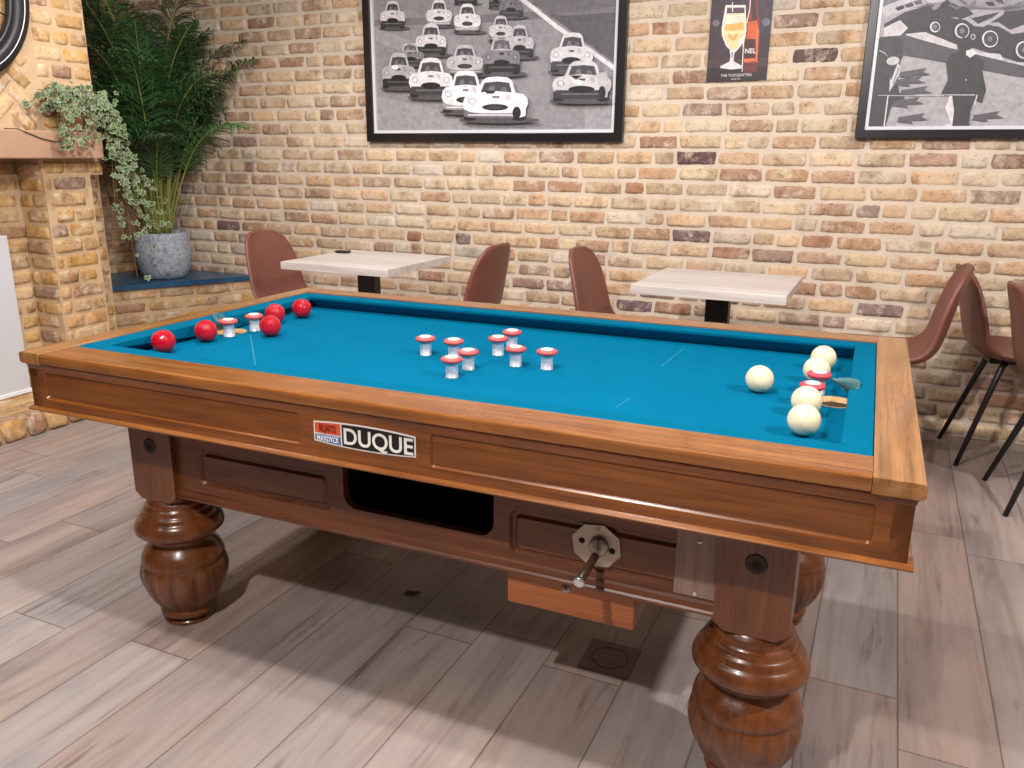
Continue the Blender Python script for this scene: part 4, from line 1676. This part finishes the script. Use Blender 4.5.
# glass
P.poly([(725.5, 5), (745.5, 5), (746, 18), (746.5, 30), (744, 42), (738, 49), (735.5, 52), (731, 51), (726, 46), (722, 36), (721.5, 28), (724, 14)], rgb(236, 226, 218))
P.poly([(727, 7.5), (744.5, 7.5), (744.5, 13), (726.5, 13.5)], rgb(88, 66, 72))
P.poly([(725.5, 14), (745, 13.5), (745, 30), (745.5, 34), (742, 43), (736, 49), (731, 49), (725, 41), (723.5, 32), (724, 24)], rgb(244, 214, 160))
P.poly([(727, 22), (744, 22), (744, 30), (724, 31)], rgb(236, 176, 92))
P.poly([(725, 15), (745, 14.5), (744.5, 22), (731, 24), (725, 24)], rgb(248, 232, 208))
P.poly([(728, 33), (732, 36), (738, 33), (736, 40), (732, 41), (729, 38)], rgb(218, 168, 96))
P.poly([(745, 33), (746, 36), (740, 46), (737, 47)], rgb(252, 244, 232))
P.poly([(729.5, 50), (735.5, 50), (734, 55), (733.5, 61), (742, 66), (741, 68.5), (731, 69.5), (720, 68), (720.5, 66), (729.5, 61.5), (730.5, 56)], rgb(226, 218, 220))
P.poly([(731.5, 52), (733, 52), (732.5, 58), (731.5, 58)], rgb(130, 110, 116))
P.line([(732.5, 2), (732.5, 12)], .9, rgb(240, 236, 236))
P.line([(743.6, 40), (742, 72)], .9, rgb(236, 226, 226))
P.mb.build('print', M['poster'], ps, color=True, fix=False)
text_mesh('lettering', 'NEL', .030, M['badge_white'], ps, (on_wall(744.6, 53.5)[0], -.0172, on_wall(744.6, 53.5)[1]), rx, bold=.0004, sx=.95)
text_mesh('lettering', 'THE TUCCENTTEN', .0165, M['badge_white'], ps, (on_wall(736, 76.5)[0], -.0172, on_wall(736, 76.5)[1]), rx, align='CENTER', sx=1.0)
text_mesh('lettering', 'SINCE 1758', .0085, M['badge_white'], ps, (on_wall(735.5, 79.6)[0], -.0172, on_wall(735.5, 79.6)[1]), rx, align='CENTER')

# ------------------------------------------------------------------ plants
# palm in its grey pot
pp = empty('potted_palm', (-4.15, 3.80, .4803))
tag(pp, 'tall feathery palm in a rough grey clay pot on the blue corner ledge', 'plant')
mb = MB()
mb.lathe([(0, 0), (.112, 0), (.128, .010), (.150, .055), (.163, .11), (.167, .155), (.163, .205), (.153, .25), (.147, .276), (.144, .283), (.138, .283), (.136, .27), (.14, .25), (0, .25)], n=48)
mb.build('pot', M['pot'], pp)
mb = MB()
mb.lathe([(0, .252), (.139, .252), (.136, .262), (.07, .268), (0, .266)], n=32)
mb.build('soil', M['soil'], pp)


def frond(az, lean, length, h0, seed, mat, droop=1.0, leaf=.20):
    rr = random.Random(seed)
    mb = MB()
    pts = []
    x, z = .0, .255
    n = 26
    th = PI / 2 - lean * .35
    bx, by = .055 * math.cos(az + rr.uniform(-.8, .8)) * rr.uniform(.2, 1), .055 * math.sin(az + rr.uniform(-.8, .8)) * rr.uniform(.2, 1)
    for i in range(n + 1):
        f = i / n
        pts.append(Vector((bx + x * math.cos(az), by + x * math.sin(az), z)))
        th -= (lean * .02 + droop * .085 * max(0, f - h0 * .8)) * (1.0)
        ds = length / n
        x += math.cos(th) * ds
        z += math.sin(th) * ds
    # keep clear of the two walls in the corner
    lim = lambda p: Vector((max(p.x, -.42), min(p.y, .30), p.z))
    pts = [lim(p) for p in pts]
    mb.tube(pts, [.0052 * (1 - .75 * i / n) + .0007 for i in range(n + 1)], 6, 1)
    i0 = int(n * h0)
    m = 46
    for k in range(m):
        f = h0 + (1 - h0) * (k + .5) / m
        a = f * n
        i = min(int(a), n - 1)
        p = pts[i].lerp(pts[i + 1], a - i)
        d = (pts[i + 1] - pts[i])
        if d.length < 1e-6:
            continue
        d.normalize()
        side = d.cross(Vector((0, 0, 1)))
        if side.length < .05:
            side = Vector((-math.sin(az), math.cos(az), 0))
        side.normalize()
        upv = side.cross(d).normalized()
        g_ = (k + .5) / m
        ll = leaf * (math.sin(PI * min(1, .18 + .82 * g_)) ** .6) * rr.uniform(.8, 1.15)
        if g_ > .93:
            ll *= .8
        for s in (-1, 1):
            ang = rr.uniform(.5, .95) + .2 * (1 - g_)
            dirv = (d * math.cos(ang) + side * s * math.sin(ang) + upv * rr.uniform(-.05, .35)).normalized()
            w = .0058 * rr.uniform(.8, 1.2)
            wv = d.cross(dirv)
            wv = dirv.cross(wv if wv.length > .01 else upv).normalized() * w
            q0 = p
            q1 = lim(p + dirv * ll * .45 + Vector((0, 0, -.01)))
            q2 = lim(p + dirv * ll * .80 + Vector((0, 0, -.05 * ll / .2)))
            q3 = lim(p + dirv * ll + Vector((0, 0, -.10 * ll / .2)))
            mb.add([q0 - wv * .35, q0 + wv * .35, q1 + wv, q1 - wv, q2 + wv * .7, q2 - wv * .7, q3], [(0, 1, 2, 3), (3, 2, 4, 5), (5, 4, 6)], 0, False)
    return mb.build('frond', [mat, M['stem']], pp, fix=False)


rp = random.Random(11)
specs = []
for i in range(60):
    az = 2 * PI * i * .381966 + rp.uniform(-.3, .3)
    ring_ = i % 4
    if ring_ == 0:
        specs.append((az, rp.uniform(.10, .3), rp.uniform(1.30, 1.65), .46, 1.7, .27))
    elif ring_ == 1:
        specs.append((az, rp.uniform(.35, .7), rp.uniform(1.10, 1.40), .40, 2.1, .26))
    elif ring_ == 2:
        specs.append((az, rp.uniform(.15, .5), rp.uniform(.95, 1.2), .38, 2.4, .24))
    else:
        specs.append((az, rp.uniform(.5, .95), rp.uniform(.85, 1.05), .42, 2.6, .22))
for i, (az, le, ln, h0, dr_, lf) in enumerate(specs):
    frond(az, le, ln, h0, 100 + i, M['frond'] if i % 3 else M['frond_dark'], dr_, lf)
# bare lower stems
for i in range(34):
    a = rp.uniform(0, 2 * PI)
    r0 = rp.uniform(.01, .075)
    r1 = r0 + rp.uniform(-.01, .05)
    mb = MB()
    mb.tube([(r0 * math.cos(a), r0 * math.sin(a), .25), (r0 * 1.1 * math.cos(a), r0 * 1.1 * math.sin(a), .42), (r1 * 1.5 * math.cos(a), r1 * 1.5 * math.sin(a), .74)],
            [.0065, .005, .003], 6)
    mb.build('stem', M['stem'], pp)

# ivy in a small clay pot on the mantel
iv = empty('potted_ivy', (-3.560, 2.80, 1.3345))
tag(iv, 'cream edged trailing ivy in a small clay pot on the mantel shelf', 'plant')
mb = MB()
mb.lathe([(0, 0), (.042, 0), (.058, .105), (.062, .107), (.062, .128), (.055, .128), (.053, .11), (0, .108)], n=28)
mb.build('pot', M['terracotta'], iv)
LEAF = [(0, 0), (.30, -.12), (.52, .12), (.34, .30), (.62, .58), (.28, .55), (0, 1.0), (-.28, .55), (-.62, .58), (-.34, .30), (-.52, .12), (-.30, -.12)]


def ivy_leaf(mb, p, nrm, tip, s):
    nrm = nrm.normalized()
    tip = (tip - nrm * tip.dot(nrm))
    tip = tip.normalized() if tip.length > .01 else nrm.orthogonal().normalized()
    sd = tip.cross(nrm)
    n = len(LEAF)
    c = (0, .32)
    vs = []
    for a, b in LEAF:
        vs.append(p + sd * a * s + tip * b * s + nrm * (-.10 * s * (a * a + .6 * (b - .3) ** 2)))
    for a, b in LEAF:
        a2, b2 = c[0] + (a - c[0]) * .78, c[1] + (b - c[1]) * .78
        vs.append(p + sd * a2 * s + tip * b2 * s + nrm * (.02 * s - .10 * s * (a2 * a2 + .6 * (b2 - .3) ** 2)))
    vs.append(p + tip * .32 * s + nrm * .03 * s)
    mb.add(vs, [(i, (i + 1) % n, n + (i + 1) % n, n + i) for i in range(n)], 1)
    mb.add(vs, [(n + i, n + (i + 1) % n, 2 * n) for i in range(n)], 0)


ri = random.Random(5)
camdir = Vector((.75, -.6, .25))


def vine(path, nl, smin, smax, spread):
    mb = MB()
    pts = [Vector(p) for p in path]
    # smooth the path
    for _ in range(2):
        q = [pts[0]]
        for a, b in zip(pts[:-1], pts[1:]):
            q += [a.lerp(b, .25), a.lerp(b, .75)]
        q.append(pts[-1])
        pts = q
    mb.tube(pts, .0018, 5, 2)
    for k in range(nl):
        f = (k + ri.random()) / nl * (len(pts) - 1)
        i = min(int(f), len(pts) - 2)
        p = pts[i].lerp(pts[i + 1], f - i) + Vector((ri.uniform(0, spread), ri.uniform(-spread, spread), ri.uniform(-spread, spread) * .6))
        nrm = camdir + Vector((ri.uniform(-.8, .8), ri.uniform(-.8, .8), ri.uniform(-.3, .9)))
        tip = Vector((ri.uniform(-.4, .6), ri.uniform(-1, 1), ri.uniform(-1.1, .2)))
        ivy_leaf(mb, p, nrm, tip, ri.uniform(smin, smax))
    return mb.build('vine', [M['ivy'], M['ivy_edge'], M['vine']], iv, fix=False)


# leafy crown spilling over the rim
for i in range(34):
    a = 2 * PI * i / 34 + ri.uniform(-.2, .2)
    rr_ = ri.uniform(.08, .215)
    dx, dy = math.cos(a), math.sin(a)
    if dx < 0:
        dx *= .15
    zt = ri.uniform(.15, .235)
    vine([(0, 0, .11), (.5 * rr_ * dx * .6, .5 * rr_ * dy, zt), (rr_ * dx * .6, rr_ * dy * 1.05, ri.uniform(.05, .17))], 9, .022, .037, .032)
for i in range(12):
    a = ri.uniform(-1, 1.2)
    vine([(0, 0, .11), (.07, .10 * a, .12), (.09 + .02 * ri.random(), .15 * a, .03), (.10, .17 * a, -.03 - .05 * ri.random())], 10, .018, .032, .024)
# long trails past the end of the mantel
for (y1, y2, zb, nl) in ((.15, .135, -.42, 22), (.17, .165, -.52, 24), (.16, .21, -.34, 20), (.16, .20, -.22, 22), (.19, .31, -.36, 26), (.21, .27, -.50, 26), (.18, .38, -.30, 24), (.22, .45, -.40, 20), (.17, .30, -.30, 24), (.20, .36, -.46, 30), (.22, .33, -.60, 26), (.19, .25, -.40, 22), (.23, .42, -.50, 24), (.21, .22, -.72, 15)):
    vine([(0, .0, .12), (.03, .12, .15), (.04, y1, .05), (.04, y1 + .02, -.10), (.05, (y1 + y2) / 2 + ri.uniform(-.02, .02), zb * .55), (.06, y2, zb)], nl, .020, .035, .036)

# ------------------------------------------------------------------ bits on the floor
mb = MB()
mb.box(-.066, .066, -.068, .068, .0, .003, 0, .001)
h = mb.build('floor_hatch', M['hatch'], loc=(-.519, 1.767, .0002), rot=(0, 0, .02))
tag(h, 'square brown floor hatch with a round lid under the billiard table', 'hatch')
mb = MB()
ringp = [(.044, .003), (.044, .0036), (.047, .0036), (.047, .003)]
mb.lathe(ringp, n=32, caps=False)
mb.build('round_groove', M['dark_wood'], h)
mb = MB()
lv = [(-.022, 0), (-.01, .008), (.004, .009), (.02, .003), (.03, -.004), (.012, -.007), (-.008, -.006)]
mb.add([(a, b, .001 + .006 * abs(math.sin(k * 1.7))) for k, (a, b) in enumerate(lv)], [tuple(range(7))])
o = mb.build('dry_leaf', M['leaf_dry'], loc=(-1.147, 1.825, .0008), rot=(0, 0, .5))
so = o.modifiers.new('thick', 'SOLIDIFY')
so.thickness = .0015
tag(o, 'small dry dark leaf on the floor under the billiard table', 'leaf')

# ------------------------------------------------------------------ light
W = bpy.data.worlds.new('room')
SC.world = W
W.use_nodes = True
W.node_tree.nodes['Background'].inputs[0].default_value = (1, .95, .9, 1)
W.node_tree.nodes['Background'].inputs[1].default_value = .02


def lamp(x, y, z, power, size=.045, spot=None, col=(1.0, .975, .955), aim=None):
    ld = bpy.data.lights.new('ceiling_spot', 'SPOT' if spot else 'POINT')
    ld.energy = power
    ld.color = col
    ld.shadow_soft_size = size
    if spot:
        ld.spot_size = spot
        ld.spot_blend = .6
    o = bpy.data.objects.new('ceiling_spot', ld)
    COL.objects.link(o)
    o.location = (x, y, z)
    if aim:
        d = Vector(aim) - Vector((x, y, z))
        o.rotation_euler = d.to_track_quat('-Z', 'Y').to_euler()
    return o


KP = 2.5
for x, y, z, p, sp in ((-.8, .95, 2.62, 56, None), (-.8, -.25, 2.45, 64, None), (-2.7, 1.0, 2.62, 18, 155), (1.6, 1.25, 2.62, 88, None),
                       (-2.5, 2.65, 2.62, 34, 155), (-1.5, 2.7, 2.62, 12, 155), (-.3, 2.7, 2.62, 10, 155), (1.1, 2.7, 2.62, 2, 155),
                       (-2.4, -.7, 2.62, 8, 155)):
    lamp(x, y, z, p * KP, spot=math.radians(sp) if sp else None, aim=(x, y, 0) if sp else None)

SC.view_settings.view_transform = 'Standard'
SC.view_settings.look = 'None'
SC.view_settings.exposure = 0.0
SC.view_settings.gamma = 1.0
SC.view_settings.use_curve_mapping = False
SC.cycles.use_denoising = True
SC.cycles.max_bounces = 6
SC.cycles.diffuse_bounces = 2
